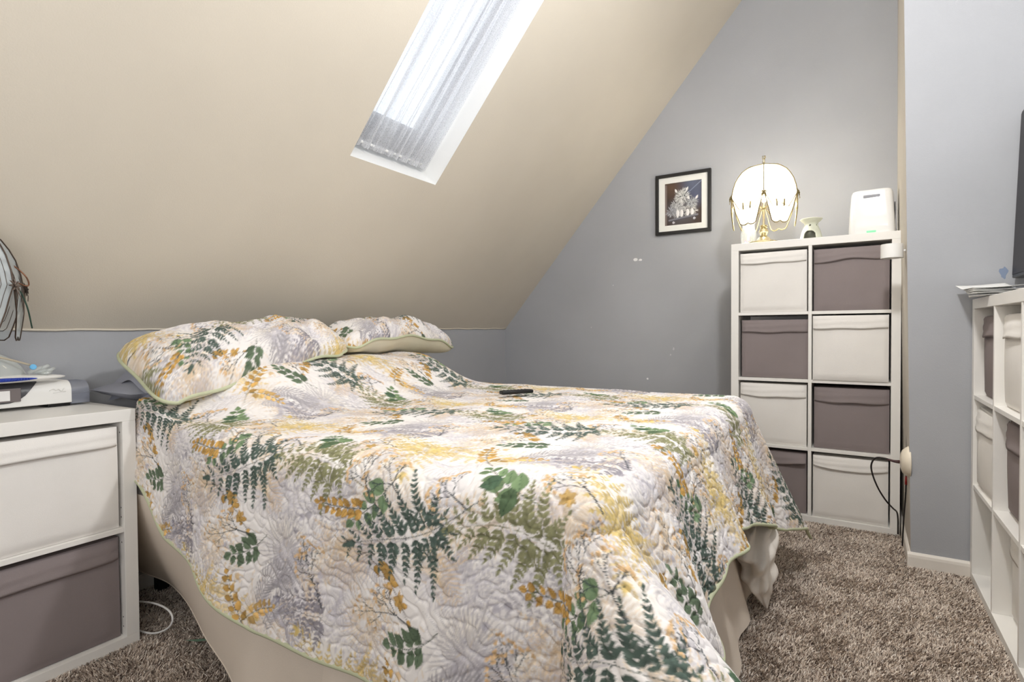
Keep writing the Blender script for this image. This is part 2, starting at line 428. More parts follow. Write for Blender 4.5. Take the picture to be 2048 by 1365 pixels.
bm = bmesh.new()                                        # near wall with the return and a patch of touch-up paint
box(bm, .8, .8+1e-4, YB+.05, YB+.06, 0, .01)
bm.clear()
xb = .232
fp = [(XR,YB),(XW+.1,YB),(XW+.1,YA+.05),(xb,YA+.05)]
lo = [bm.verts.new((x,y,0)) for x,y in fp]; hi = [bm.verts.new((x-(.056 if k == 0 else .016 if k == 3 else 0),y,ZC+.1)) for k,(x,y) in enumerate(fp)]
for k in range(4):
    f = bm.faces.new((lo[k], lo[(k+1)%4], hi[(k+1)%4], hi[k])); f.material_index = 1 if k == 3 else 0
bm.faces.new(lo[::-1]); bm.faces.new(hi)
poly(bm, [(.505+.012*math.cos(a)*(1+.35*math.sin(3*a)), YB-.0006, 1.213+.022*math.sin(a)*(1+.2*math.cos(5*a))) for a in [k*2*PI/18 for k in range(18)]], 2)
struct('wall_near', bm, [M['wall'], mat('lamp_tinted_grey_paint', (198,192,182), .7, noise=.02, nscale=5), M['patch']])  # return face: grey wall paint with the lamp's warm light mixed into its colour
struct('wall_right', BX(XW, XW+.1, YR-.1, YB, 0, ZC+.1), M['wall'])
struct('wall_rear', BX(XK-.1, XW+.1, YR-.1, YR, 0, ZC+.1), M['wall'])
XC = XK+TC*ct
struct('ceiling', BX(XC-.12, XW+.1, YR-.1, YA+.1, ZC, ZC+.1), M['white_paint'])
# sloping ceiling around the skylight opening; S(t, y, d): along the slope, along the wall, outwards
def S(t, y, d=0.): return Vector((XK+t*ct-d*st, y, ZK+t*st+d*ct))
t0, t1, y0, y1 = .939, 2.30, 1.598, 2.144
bm = bmesh.new()
ts = [0, t0, t1, TC]; ys = [YR-.05, y0, y1, YA+.05]
for i in range(3):
    for j in range(3):
        if i == 1 and j == 1: continue
        poly(bm, [S(ts[i],ys[j]), S(ts[i],ys[j+1]), S(ts[i+1],ys[j+1]), S(ts[i+1],ys[j])])
bmesh.ops.remove_doubles(bm, verts=bm.verts, dist=1e-5)
# roof thickness, on the outside
D = .30
for a,b in (((t0,y0),(t0,y1)),((t0,y1),(t1,y1)),((t1,y1),(t1,y0)),((t1,y0),(t0,y0))):
    poly(bm, [S(*a), S(*b), S(b[0],b[1],D), S(a[0],a[1],D)], 1)
for i in range(3):
    for j in range(3):
        if i == 1 and j == 1: continue
        poly(bm, [S(ts[i]-.3*(i==0),ys[j],D), S(ts[i+1]+.0,ys[j],D), S(ts[i+1],ys[j+1],D), S(ts[i]-.3*(i==0),ys[j+1],D)])
struct('wall_sloped', bm, [M['beige'], M['white_paint']])
# slim bead of paint where slope meets knee wall
bm = bmesh.new(); pts = []
for k in range(90):
    y = YR+.1+(YA-YR-.1)*k/89; pts.append((XK+.004, y, ZK+.001+.002*math.sin(k*1.7)+.002*random.random()))
struct('trim_1', tube(bm, pts, .004, 6), M['beige'], smooth=True)
# skylight
w1 = bpy.data.objects.new('window_1', None); C.objects.link(w1); w1['kind'] = 'structure'
def slab(bm, ta,tb,ya,yb,da,db,mi=0):
    P = [S(t,y,d) for t in (ta,tb) for y in (ya,yb) for d in (da,db)]
    v = [bm.verts.new(p) for p in P]
    for q in ((0,1,3,2),(4,6,7,5),(0,4,5,1),(2,3,7,6),(0,2,6,4),(1,5,7,3)): bm.faces.new([v[i] for i in q]).material_index = mi
    return bm
bm = bmesh.new()
slab(bm, t0,t0+.15,y0,y1,.19,.25); slab(bm, t1-.06,t1,y0,y1,.19,.25); slab(bm, t0+.15,t1-.06,y0,y0+.03,.19,.25); slab(bm, t0+.10,t1-.06,y1-.03,y1,.19,.25)
bmesh.ops.recalc_face_normals(bm, faces=bm.faces)
f = struct('window_frame', bm, mat('shade_darkened_window_frame',(116,117,122),.6,noise=.06), w1)  # grey puts the frame's backlit shade into its colour, seen through the curtain
bm = bmesh.new(); slab(bm, t0+.06, t0+.075, y0+.17, y0+.33, .165, .19); slab(bm, t0+.06,t0+.10,y0+.235,y0+.265,.165,.19); bmesh.ops.recalc_face_normals(bm, faces=bm.faces)
struct('window_latch', bm, M['slot'], w1)
bm = bmesh.new(); slab(bm, t0+.15,t1-.06,y0+.03,y1-.03,.215,.221); bmesh.ops.recalc_face_normals(bm, faces=bm.faces)
struct('window_pane', bm, M['pane'], w1)
# baseboards
def baseboard(name, a, b, nrm, h=.068, th=.013):
    a, b, n = Vector(a), Vector(b), Vector(nrm); bm = bmesh.new()
    prof = [(0,0),(th,0),(th,h*.72),(th*.85,h*.88),(th*.45,h*.98),(0,h)]
    ra = [bm.verts.new(a+n*o+Vector((0,0,z))) for o,z in prof]; rb = [bm.verts.new(b+n*o+Vector((0,0,z))) for o,z in prof]
    for k in range(len(prof)): bm.faces.new((ra[k], ra[(k+1)%6], rb[(k+1)%6], rb[k]))
    bm.faces.new(ra[::-1]); bm.faces.new(rb); bmesh.ops.recalc_face_normals(bm, faces=bm.faces)
    return struct(name, bm, M['trim'])
baseboard('baseboard_near', (XR-.013,YB,0), (.42,YB,0), (0,-1,0))
baseboard('baseboard_return', (XR,YB-.0,0), (xb,YA,0), (-1,0,0))
baseboard('baseboard_far', (XK,YA,0), (xb-.013,YA,0), (0,-1,0))
baseboard('baseboard_head', (XK,YR,0), (XK,YA,0), (1,0,0))

# ------------------------------------------------------------------ carpet pile
def pile(regions, dens):
    Ps = []
    for (x0,x1,ya,yb) in regions:
        n = int((x1-x0)*(yb-ya)*dens); Ps.append(np.stack([rng.uniform(x0,x1,n), rng.uniform(ya,yb,n)], 1))
    P = np.concatenate(Ps); n = len(P)
    clump = gfield(11, .22)(P[:,0],P[:,1])*.5+gfield(12,.07)(P[:,0],P[:,1])*.3
    h = rng.uniform(.008,.015,n); a = rng.uniform(0,2*PI,n); ln = rng.uniform(.2,1.0,n)*h
    la = a*0+1.2*clump+rng.normal(0,1.0,n)
    lean = np.stack([np.cos(la),np.sin(la)],1)*ln[:,None]; wd = rng.uniform(.0011,.0019,n)
    sd = np.stack([np.cos(a),np.sin(a)],1)*wd[:,None]
    V = np.zeros((n,6,3)); 
    for k,(f,s) in enumerate(((0,1.),(.55,1.),(1.,.55))):
        c = P+lean*f**1.5
        V[:,2*k,:2] = c-sd*s; V[:,2*k+1,:2] = c+sd*s; V[:,2*k,2] = V[:,2*k+1,2] = h*f
    i = np.arange(n)[:,None]*6
    F = np.concatenate([i+np.array([[0,1,3,2]]), i+np.array([[2,3,5,4]])])
    pal = np.array([lin(c) for c in ((242,230,217),(226,212,199),(196,180,167),(112,97,88),(250,242,232))])
    ci = rng.choice(5, n, p=[.26,.28,.22,.16,.08]); col = pal[ci]*rng.uniform(.85,1.12,(n,1))
    return V.reshape(-1,3), F, np.repeat(col,6,0)
V,F,c = pile([(-.55,.44,1.25,3.2),(-1.99,-1.0,.36,1.30),(-2.34,-1.99,.885,1.30)], 90000)
M['pile'] = vcol_mat('carpet_yarn', .95)
tag(meshnp('carpet_pile', V, F, M['pile'], None, False, c), 'speckled brown and tan shag carpet pile covering the floor', 'carpet', kind='stuff')

# ------------------------------------------------------------------ cube shelving and bins
CELL, DIV, FR, DEP = .335, .016, .038, .39
def cube_shelf(name, loc, rz, cols, rows, label, cell_w=CELL, holes=False):
    """front on local y=0 looking to -y, local x to the right"""
    r = empty(name, loc, rz); tag(r, label, 'shelving unit')
    W = 2*FR+cols*cell_w+(cols-1)*DIV; H = 2*FR+rows*CELL+(rows-1)*DIV
    b = .0012
    obj('top_board', BX(0,W,0,DEP,H-FR,H,bev=b), M['lam'], r)
    obj('bottom_board', BX(0,W,0,DEP,0,FR,bev=b), M['lam'], r)
    for x in (0, W-FR):
        bm = BX(x,x+FR,0,DEP,FR,H-FR,bev=b)
        if holes:
            xi = FR if x == 0 else W-FR; s = 1 if x == 0 else -1
            for k in range(rows):
                for zz in (.03,.06,.30):
                    z = FR+k*(CELL+DIV)+zz
                    poly(bm, [(xi+s*.0005, .018+.0025*math.cos(q), z+.0025*math.sin(q)) for q in [j*PI/4 for j in range(8)]], 1)
        obj('side_panel', bm, [M['lam'], M['hole']], r)
    for i in range(1, cols):
        x = FR+i*cell_w+(i-1)*DIV; obj('divider', BX(x,x+DIV,.001,DEP,FR,H-FR,bev=b), M['lam'], r)
    for k in range(1, rows):
        z = FR+k*CELL+(k-1)*DIV
        for i in range(cols):
            x = FR+i*(cell_w+DIV); obj('shelf', BX(x,x+cell_w,.002,DEP,z,z+DIV,bev=b), M['lam'], r)
    return r, W, H
def cell(col, row, rows, cell_w=CELL):
    """left-bottom corner of a cell; row 0 is the top row"""
    return FR+col*(cell_w+DIV), FR+(rows-1-row)*(CELL+DIV)
def storage_bin(host, col, row, rows, kind, label, group, cell_w=CELL, push=.012, tilt=0., wav=0., dx=0., seed=0, band=.17, flip=False, shrink=.012, deep=.36, topgap=.018, bulge=.004):
    cx, cz = cell(col, row, rows, cell_w); rz = host.rotation_euler.z
    w = cell_w-2*shrink*.6; h = CELL-topgap
    off = Vector((cx+(cell_w-w)/2+dx, push, cz+.001)); off.rotate(Matrix.Rotation(rz,3,'Z'))
    r = empty('storage_bin', host.location+off, rz+tilt); tag(r, label, 'storage bin', group)
    m = M['bin_white' if kind == 'w' else 'bin_grey']
    # body: a fabric box, its front a little bowed
    nx, nz = 22, 18; bm = bmesh.new(); rr = random.Random(seed)
    ph = [rr.uniform(0,6) for _ in range(4)]
    def front(u, v):
        y = -bulge*math.sin(PI*u)*math.sin(PI*v)+.0015*math.sin(5*u+ph[0])*math.sin(4*v+ph[1])
        cr = .012
        ex = max(0, cr-min(u,1-u)*w)/cr; ez = max(0, cr-min(v,1-v)*h)/cr
        y += cr*(1-math.sqrt(max(0,1-min(1,ex*ex+ez*ez))))*.7
        return Vector((u*w+ .002*math.sin(3*v+ph[2])*(1-abs(2*u-1)), y, v*h))
    us = [i/nx for i in range(nx+1)]; vs = [j/nz for j in range(nz+1)]
    G = [[bm.verts.new(front(u,v)) for v in vs] for u in us]
    for i in range(nx):
        for j in range(nz): bm.faces.new((G[i][j], G[i+1][j], G[i+1][j+1], G[i][j+1]))
    bk = {}
    ring = [(i,0) for i in range(nx)]+[(nx,j) for j in range(nz)]+[(i,nz) for i in range(nx,0,-1)]+[(0,j) for j in range(nz,0,-1)]
    for q in ring:
        p = G[q[0]][q[1]].co; bk[q] = bm.verts.new((p.x*.97+.015*w, deep, p.z*.99))
    for a,b in zip(ring, ring[1:]+ring[:1]):
        bm.faces.new((G[b[0]][b[1]], G[a[0]][a[1]], bk[a], bk[b]))
    bm.faces.new([bk[q] for q in ring])
    bmesh.ops.recalc_face_normals(bm, faces=bm.faces)
    o = obj('bin_body', bm, m, r, smooth=True, ang=.7)
    # folded pull band along the top of the front
    bm = bmesh.new(); n = 28; k = 8; hb = band*h
    def edge(u): return h-.004-hb*(1+wav*math.sin(PI*u)*.5+.10*math.sin(7*u+ph[3])*abs(wav)+.03*math.sin(11*u+ph[1]))
    def bp(u, s):
        z0 = edge(u); z = h-.003+(z0-h+.003)*s
        y = front(u, max(0,min(1,z/h))).y-.002-.0075*(math.sin(PI*s*.5)**.8)*(.35+.65*math.sin(PI*min(max(u,.03),.97))**.6)-.002*math.sin(6*u+ph[0])*s-.0012*math.sin(14*s+3*u)
        x = u*w*.985+.0075*w
        if flip and u > .6: y -= .02*(u-.6)/.4*s; z += .015*(u-.6)/.4*s
        return Vector((x,y,z))
    A = [[bm.verts.new(bp(i/n, j/k)) for j in range(k+1)] for i in range(n+1)]
    for i in range(n):
        for j in range(k): bm.faces.new((A[i][j+1], A[i+1][j+1], A[i+1][j], A[i][j]))
    # turned-in lower lip
    L = [bm.verts.new(A[i][k].co+Vector((0,.007,.003))) for i in range(n+1)]
    for i in range(n): bm.faces.new((L[i], L[i+1], A[i+1][k], A[i][k]))
    obj('pull_band', bm, m, r, smooth=True)
    return r
BCX, BCY, BCA = -.556, 3.205, -.016
book, BW, BH = cube_shelf('cube_bookcase', (BCX,BCY,0), BCA, 2, 4, 'tall white cube bookcase, two columns by four rows, against the far grey wall')
g = 'fabric bins in the tall bookcase'
storage_bin(book,0,0,4,'w','white fabric bin in the top row of the tall bookcase, under the brass lamp',g,wav=.12,seed=1,push=.004)
storage_bin(book,1,0,4,'g','grey fabric bin in the top row of the tall bookcase, under the white appliance',g,wav=-.35,seed=2,push=.016,band=.22,topgap=.022)
storage_bin(book,0,1,4,'g','grey fabric bin in the second row of the tall bookcase, left column',g,wav=.1,seed=3,push=.018,band=.2,topgap=.026,dx=.006)
storage_bin(book,1,1,4,'w','white fabric bin bulging forward in the second row of the tall bookcase',g,wav=.05,seed=4,push=-.012,band=.19,topgap=.01,dx=-.002)
storage_bin(book,0,2,4,'w','white fabric bin in the third row of the tall bookcase, behind the bed',g,wav=.15,seed=5,push=.012,band=.20,topgap=.014)
storage_bin(book,1,2,4,'g','dark grey fabric bin in the third row of the tall bookcase, right column',g,wav=.12,seed=6,push=.02,band=.22,topgap=.022,dx=.003)
storage_bin(book,0,3,4,'g','grey fabric bin with a flipped-out band, mostly hidden behind the quilt',g,wav=.1,seed=7,push=.02,band=.2,flip=True,topgap=.02)
storage_bin(book,1,3,4,'w','stained white fabric bin at the bottom right of the tall bookcase',g,wav=.45,seed=8,push=.006,band=.16,topgap=.02)

NX, NY1, NW_ = -1.955, .874, .585
ns, NSW, NSH = cube_shelf('nightstand', (NX, NY1-(NW_+2*FR), 0), PI/2, 1, 2, 'white two-cube nightstand beside the head of the bed', cell_w=NW_, holes=True)
g = 'fabric bins in the nightstand'
storage_bin(ns,0,0,2,'w','scuffed white fabric bin in the upper half of the nightstand',g,cell_w=NW_,wav=.1,seed=11,push=.004,band=.17,topgap=.016,dx=-.003)
storage_bin(ns,0,1,2,'g','charcoal grey fabric bin in the lower half of the nightstand',g,cell_w=NW_,wav=.08,seed=12,push=.016,band=.2,topgap=.018)

TX, TY = .411, 2.8075
tv, TVW, TVH = cube_shelf('cube_shelf_unit', (TX,TY,0), -PI/2, 4, 3, 'low white cube shelf unit along the right wall, carrying the television')
g = 'fabric bins in the shelf under the television'
for (c_, r_, kd, lb, pu, tl) in ((0,0,'g','grey fabric bin in the top row of the low shelf, nearest the wall',.030,.0),
        (1,0,'w','white fabric bin in the top row of the low shelf, second from the wall',.026,.0),
        (0,1,'w','white fabric bin in the middle row of the low shelf, nearest the wall',.012,0.),
        (1,1,'g','grey fabric bin in the middle row of the low shelf, second from the wall',.036,0.),
        (1,2,'w','white fabric bin pushed deep into the bottom row of the low shelf',.05,0.),
        (2,0,'w','white fabric bin in the top row of the low shelf, third from the wall',.02,0.),
        (2,1,'w','white fabric bin in the middle row of the low shelf, third from the wall',.02,0.)):
    storage_bin(tv,c_,r_,3,kd,lb,g,wav=.05,seed=20+c_*3+r_,push=pu,band=.24,topgap=.03,deep=.32,bulge=.016)

# ------------------------------------------------------------------ bed
YN, YF, XH, XF, ZT = .905, 2.375, -1.985, -.41, .728
bed = empty('bed', (-1.35,1.64,0)); tag(bed, 'queen bed under the botanical quilt, head against the low grey wall', 'bed')
def bobj(name, bm, m, **k):
    for v in bm.verts: v.co -= Vector((-1.35,1.64,0))
    return obj(name, bm, m, bed, **k)
bobj('mattress', BX(-2.345,-.455,.895,2.385,.42,.702,bev=.045,seg=4), M['mattress'], smooth=True)
bobj('box_spring', BX(-2.345,-.47,1.02,2.36,.20,.418,bev=.02,seg=2), M['mattress'], smooth=True)
bm = bmesh.new()
box(bm,-2.33,-.45,1.06,1.09,.165,.20); box(bm,-2.33,-.45,2.28,2.31,.165,.20); box(bm,-2.33,-2.30,1.06,2.31,.165,.20); box(bm,-.48,-.45,1.06,2.31,.165,.20)
bobj('bed_frame', bm, M['black'])
for x in (-2.28,-.55):
    for y in (1.10,2.25): bobj('leg', BX(x-.02,x+.02,y-.02,y+.02,.0,.165,bev=.003), M['black'])

# bed skirt: near side swept a little inwards near the head, foot, far side; split near the foot corner
def skirt_panel(P, hz, n=180, amp=.006, ripple=3.):
    """P(s)-> (x,y) of the top line and outward normal; hz(s)-> bottom height and sweep"""
    rows = 14; V = []
    for i in range(n):
        s = i/(n-1); x,y,nx,ny = P(s); zb, sw = hz(s)
        for j in range(rows):
            t = j/(rows-1); z = .48+(zb-.48)*t
            o = .012+sw*t**1.3+amp*t*math.sin(ripple*2*PI*s*4+1.3*math.sin(9*s))
            V.append((x+nx*o, y+ny*o, z))
    return np.array(V), gridF(n, rows)
sk = empty('bed_skirt', (-1.35,1.64,0)); tag(sk, 'plain tan bed skirt hanging under the quilt down to the carpet', 'bed skirt')
def sk_side(s):
    return (-2.33+1.28*s, .895, 0, -1)
V,F = skirt_panel(sk_side, lambda s: (.10-.07*sm(s,.35,.85), -.15*(1-sm(s,.12,.74))+.055*sm(s,.55,.95)-.03*sm(s,.75,.85)), amp=.004, ripple=.7)
meshnp('skirt_side', V-np.array([-1.35,1.64,0]), F, M['skirt'], sk)
V,F = skirt_panel(lambda s: (-1.05+.63*s, .893, 0, -1), lambda s: (.03, .05+.02*s), amp=.006, ripple=.8)
meshnp('skirt_side', V-np.array([-1.35,1.64,0]), F, M['skirt'], sk)
V,F = skirt_panel(lambda s: (-.415, .90+1.49*s, 1, 0), lambda s: (.02, .115+.015*math.sin(14*s)), amp=.016, ripple=.75)
meshnp('skirt_foot', V-np.array([-1.35,1.64,0]), F, M['skirt'], sk)
# hem cord along the lower edge of the near side
hem = [( -2.33+1.28*s, .895-(.012+(-.15*(1-sm(s,.12,.74))+.055*sm(s,.55,.95)-.03*sm(s,.75,.85))+.004*math.sin(.7*2*PI*s*4+1.3*math.sin(9*s))), float(.10-.07*sm(s,.35,.85))) for s in np.linspace(0,1,90)]
bm = TB(hem, .0022, 6)
for v in bm.verts: v.co -= Vector((-1.35,1.64,0))
obj('skirt_hem', bm, M['skirt'], sk, smooth=True)

# quilt ------------------------------------------------------------
_f1, _f2 = gfield(21,.55), gfield(22,.26)
def near_len(x): return np.interp(x, [-2.3,-1.95,-1.75,-1.5,-1.24,-.88,-.4], [.26,.30,.385,.435,.495,.515,.53])
def foot_len(y): return np.interp(y, [.85,1.4,1.75,2.0,2.4], [.50,.355,.375,.44,.58])
def topz(x, y):
    z = ZT + .165*sm(-x, 1.50, 1.86)*sm(y, .93, 1.25)*(1-sm(y, 2.10, 2.42)) + .055*sm(-x,1.75,1.95)*(1-sm(y,.93,1.25))
    z = z + .004*_f1(x,y) + .0018*_f2(x,y)
    return z
RS = .075
def quilt_point(X, A):
    """X along the bed, A across it, measured on the cloth -> point in space"""
    da = np.maximum(YN-A, 0); db = np.maximum(X-XF, 0); dc = np.maximum(A-YF, 0)
    ds = np.maximum(da, dc); near = A < (YN+YF)/2
    r = np.hypot(ds, db); th = np.arctan2(ds, db)
    th = np.where(r < 1e-9, 0, th)
    # shoulder arc then fall
    arc = RS*PI/2
    q = np.minimum(r, arc); rest = np.maximum(r-arc, 0)
    H = RS*np.sin(q/RS); drop = RS*(1-np.cos(q/RS))
    s2 = np.sin(PI*(2*th/PI)**.62)**2
    k_ = np.sin(th)**2
    flare = np.where(near, .06*k_+.36*(1-k_)+1.35*s2, .10*k_+.30*(1-k_)+.40*np.sin(2*th)**2)
    c = 1/np.sqrt(1+flare**2)
    xb_ = np.minimum(X, XF); yb_ = np.clip(A, YN, YF)
    along = np.where(ds > 0, xb_, yb_)
    wob = .012*np.sin(along*9+1.)+.008*np.sin(along*17+.4)
    foot = (db > 0)&(ds <= 0)
    wob = np.where(foot, .020*np.sin(along*13+.6)+.010*np.sin(along*29), wob)
    corner = (db > 0)&(ds > 0)
    wobc = np.where(near, .030*np.sin(th*9.0+2.0)*np.sin(2*th), .032*np.sin(th*7+.4)*np.sin(2*th))
    w0 = np.where(th < PI/4, .020*np.sin(yb_*13+.6)+.010*np.sin(yb_*29), .012*np.sin(xb_*9+1.)+.008*np.sin(xb_*17+.4))
    wob = np.where(corner, wobc+w0*np.cos(2*th)**2, wob)
    g_ = np.minimum(rest/.3, 1.4)
    H = H + rest*flare*c + wob*g_; drop = drop + rest*c
    dx = np.cos(th)*H; dy = np.where(near, -1, 1)*np.sin(th)*H
    z = topz(xb_, yb_) - drop
    dy = dy + np.where(near, 1, 0)*.055*(1-sm(X,-1.9,-1.45))*np.minimum(H/RS,1)
    return np.stack([xb_+dx, yb_+dy, np.maximum(z, .018)], -1)
na, nt_, nf = 210, 330, 60
fx = np.concatenate([np.arange(-1.985,-1.0,.0036), np.arange(-1.0,XF,.0030)])
fa = np.concatenate([-np.linspace(1,0,na,endpoint=False)**1.0, np.linspace(0,1,nt_)**1.35, 1+np.linspace(0,1,nf+1)[1:]])
fb = np.linspace(0,1,150)
Xg = np.concatenate([fx, XF+fb[1:]])                       # beyond XF: fraction of the foot length
def cloth():
    n, m = len(Xg), len(fa)
    Fa = np.broadcast_to(fa, (n,m)); Xr = np.broadcast_to(Xg[:,None], (n,m))
    xin = np.minimum(Xr, XF); A = np.where(Fa < 0, YN+Fa*near_len(xin), np.where(Fa <= 1, YN+Fa*(YF-YN), YF+(Fa-1)*.46))
    yin = np.clip(A, YN, YF); X = np.where(Xr > XF, XF+(Xr-XF)*foot_len(yin), Xr)
    return X, A
Xc, Ac = cloth()
Pq = quilt_point(Xc, Ac)
def normals(P):
    g0 = np.gradient(P, axis=0); g1 = np.gradient(P, axis=1); n = np.cross(g0, g1); n /= np.linalg.norm(n, axis=-1, keepdims=True)+1e-12
    return n
Nq = normals(Pq)
Nq *= np.sign(np.sum(Nq[5:-160,230:300,2]))
side = np.clip((ZT-.01-Pq[...,2])/.08, 0, 1)
amp = .0030 + .0022*side
Pd = Pq + Nq*(quilting(Xc, Ac)*amp)[...,None]
Pd[...,2] = np.maximum(Pd[...,2], .016)
qt = empty('quilt', (-1.2,1.6,ZT)); tag(qt, 'white quilted bedspread printed with green, gold and grey ferns, spread over the bed', 'quilt')
p_, q_ = toP(Xc, Ac)
n, m = Xc.shape
O = np.array([-1.2,1.6,ZT])
meshnp('quilt_top', (Pd-O).reshape(-1,3), gridF(n,m), M['print'], qt, True, sample(p_,q_).reshape(-1,3))
ii = np.unique(np.concatenate([np.arange(0,n,6),[n-1]])); jj = np.unique(np.concatenate([np.arange(0,m,6),[m-1]]))
Pb = (Pq-Nq*.005)[np.ix_(ii,jj)]; Pb[...,2] = np.maximum(Pb[...,2], .012)
meshnp('quilt_backing', (Pb-O).reshape(-1,3), gridF(len(ii),len(jj),True), M['backing'], qt, True)
edge = [Pq[i,0] for i in range(0,n,4)]+[Pq[n-1,j] for j in range(0,m,3)]+[Pq[i,m-1] for i in range(n-1,0,-6)]
edge = [Vector(e)-Vector(O) for e in edge]
obj('quilt_binding', TB(edge, .0065, 8), M['binding'], qt, smooth=True)

# shams ------------------------------------------------------------
def sham(name, label, FL, FRc, BL, BR, Tk, off, rotp, seed, arch=0., under=.4, nn=150, mm=110, ear=.0):
    c4 = [np.array(v, float) for v in (FL, FRc, BL, BR)]; o0 = sum(c4)/4
    r = empty(name, o0); tag(r, label, 'pillow', 'quilted pillow shams at the head of the bed')
    def base(u, v):
        u = u[...,None]; v = v[...,None]
        P = (c4[0]*(1-u)+c4[1]*u)*(1-v)+(c4[2]*(1-u)+c4[3]*u)*v
        # sides bow in a little between the corners, as on a stuffed case
        du = (c4[1]-c4[0])*.5+(c4[3]-c4[2])*.5; dv = (c4[2]-c4[0])*.5+(c4[3]-c4[1])*.5
        P = P - du*(u-.5)*.10*np.sin(PI*v)**1 - dv*(v-.5)*.12*np.sin(PI*u)**1
        q = .19*(np.abs(2*u-1)*np.abs(2*v-1))**3
        ce = P.mean(axis=(0,1)) if P.ndim == 3 else sum(c4)/4
        P = P + (sum(c4)/4-P)*q
        P[...,2] += arch*np.sin(PI*u[...,0])*(1-v[...,0])
        return P
    nrm = np.cross(c4[1]-c4[0], c4[2]-c4[0]); nrm /= np.linalg.norm(nrm)
    if nrm[2] < 0: nrm = -nrm
    fld = gfield(seed,.22); wr = gfield(seed+1,.12)
    def puff(u, v):
        e = np.maximum(0,(1-np.abs(2*u-1)**4.0))*np.maximum(0,(1-np.abs(2*v-1)**2.6)); return e**.62
    u, v = np.meshgrid(np.linspace(0,1,nn), np.linspace(0,1,mm), indexing='ij')
    L1 = np.linalg.norm(c4[1]-c4[0]); L2 = np.linalg.norm(c4[2]-c4[0]); X, Y = u*L1, v*L2
    pf = puff(u,v); B = base(u,v)
    B[...,2] += .006*np.sin(X*22+seed)*(1-pf)
    top = B + nrm*(Tk*pf + .010*fld(X,Y)*pf + .0035*wr(X,Y)*pf)[...,None]
    Nn = normals(top); Nn *= np.sign(Nn[...,2].sum())
    top = top + Nn*(quilting(X+seed*3.1, Y)*.0042*np.minimum(1,pf*4))[...,None]
    ca, sa = math.cos(rotp), math.sin(rotp)
    col = sample(off[0]+X*ca-Y*sa, off[1]+X*sa+Y*ca)
    meshnp('sham_front', (top-o0).reshape(-1,3), gridF(nn,mm), M['print'], r, True, col.reshape(-1,3))
    bot = B - nrm*(under*Tk*pf + .004*fld(X+1,Y)*pf)[...,None] - nrm*.002
    lim = np.where((bot[...,0] > -1.985)&(bot[...,1]<2.47)&(bot[...,1]>.83), topz(np.clip(bot[...,0],-1.985,XF), np.clip(bot[...,1],YN,YF))+.014, -1)
    bot[...,2] = np.minimum(np.maximum(bot[...,2], lim), top[...,2]-.004)
    k = 3
    meshnp('sham_back', (bot[::k,::k]-o0).reshape(-1,3), gridF(len(range(0,nn,k)),len(range(0,mm,k)),True), M['cream'], r, True)
    ed = [B[i,0] for i in range(0,nn,2)]+[B[nn-1,j] for j in range(0,mm,2)]+[B[i,mm-1] for i in range(nn-1,0,-2)]+[B[0,j] for j in range(mm-1,0,-2)]
    obj('sham_piping', TB([Vector(e-o0) for e in ed], .0065, 8, closed=True), M['binding'], r, smooth=True)
    return r
sham('pillow_sham', 'fern-print pillow sham on the near half of the bed, beside the nightstand', (-1.765,.845,.755), (-1.82,1.71,.912), (-2.20,.855,.955), (-2.18,1.82,1.01), .125, (.10,.33), -.35, 31, .022, .5)
sham('pillow_sham', 'fern-print pillow sham on the far half of the bed, showing its cream underside', (-1.86,1.66,.925), (-1.95,2.64,.895), (-2.20,1.70,1.00), (-2.22,2.54,1.00), .085, (.42,.10), .3, 41, .060, 1.1)
# slate pillow under the shams
def soft_pillow(name, label, ctr, sx, sy, sz, rz, tilt, m, cat, extra=True):
    r = empty(name, ctr); tag(r, label, cat)
    nn, mm = 60, 44; u, v = np.meshgrid(np.linspace(-1,1,nn), np.linspace(-1,1,mm), indexing='ij')
    pf = (np.maximum(0,1-np.abs(u)**3)*np.maximum(0,1-np.abs(v)**2.4))**.6
    f = gfield(55,.2)
    R = np.array(Matrix.Rotation(rz,3,'Z')@Matrix.Rotation(tilt,3,'X'))
    def sur(s):
        P = np.stack([u*sx*(1-.06*np.cos(v*PI/2)*0), v*sy, s*(pf*sz+.006*f(u*sx,v*sy)*pf)], -1); return P@R.T
    a, b = sur(1), sur(-1)
    V = np.concatenate([a.reshape(-1,3), b.reshape(-1,3)]); F = np.concatenate([gridF(nn,mm), gridF(nn,mm,True)+nn*mm])
    me = meshnp('pillow_body', V, F, m, r, True)
    return r
gp = soft_pillow('pillow', 'plain slate grey pillow squashed under the shams at the head of the bed', (-2.17,1.36,.80), .155, .47, .066, 0, .0, M['grey_cloth'], 'pillow')
bm = bmesh.new()                                         # loose open end of the pillow case, sagging over the edge
nn = 14; mm_ = 10
def flap(u, v):
    x = -2.30+.34*u; y = .985-.055*v+.012*math.sin(5*u); z = .845+.065*math.sin(PI*min(1,u*1.05))*(1-.35*v)-.060*v*(1-.3*u)+.004*math.sin(9*u+4*v)
    return Vector((x,y,z))-Vector((-2.17,1.36,.80))
G = [[bm.verts.new(flap(i/nn, j/mm_)) for j in range(mm_+1)] for i in range(nn+1)]
for i in range(nn):
    for j in range(mm_): bm.faces.new((G[i][j], G[i][j+1], G[i+1][j+1], G[i+1][j]))
G2 = [[bm.verts.new(G[i][j].co+Vector((0,.01,-.05*math.sin(PI*min(1,.15+.8*i/nn)))) ) for j in range(mm_+1)] for i in range(nn+1)]
for i in range(nn):
    for j in range(mm_): bm.faces.new((G2[i][j], G2[i+1][j], G2[i+1][j+1], G2[i][j+1]))
obj('pillowcase_end', bm, M['grey_cloth'], gp, smooth=True)
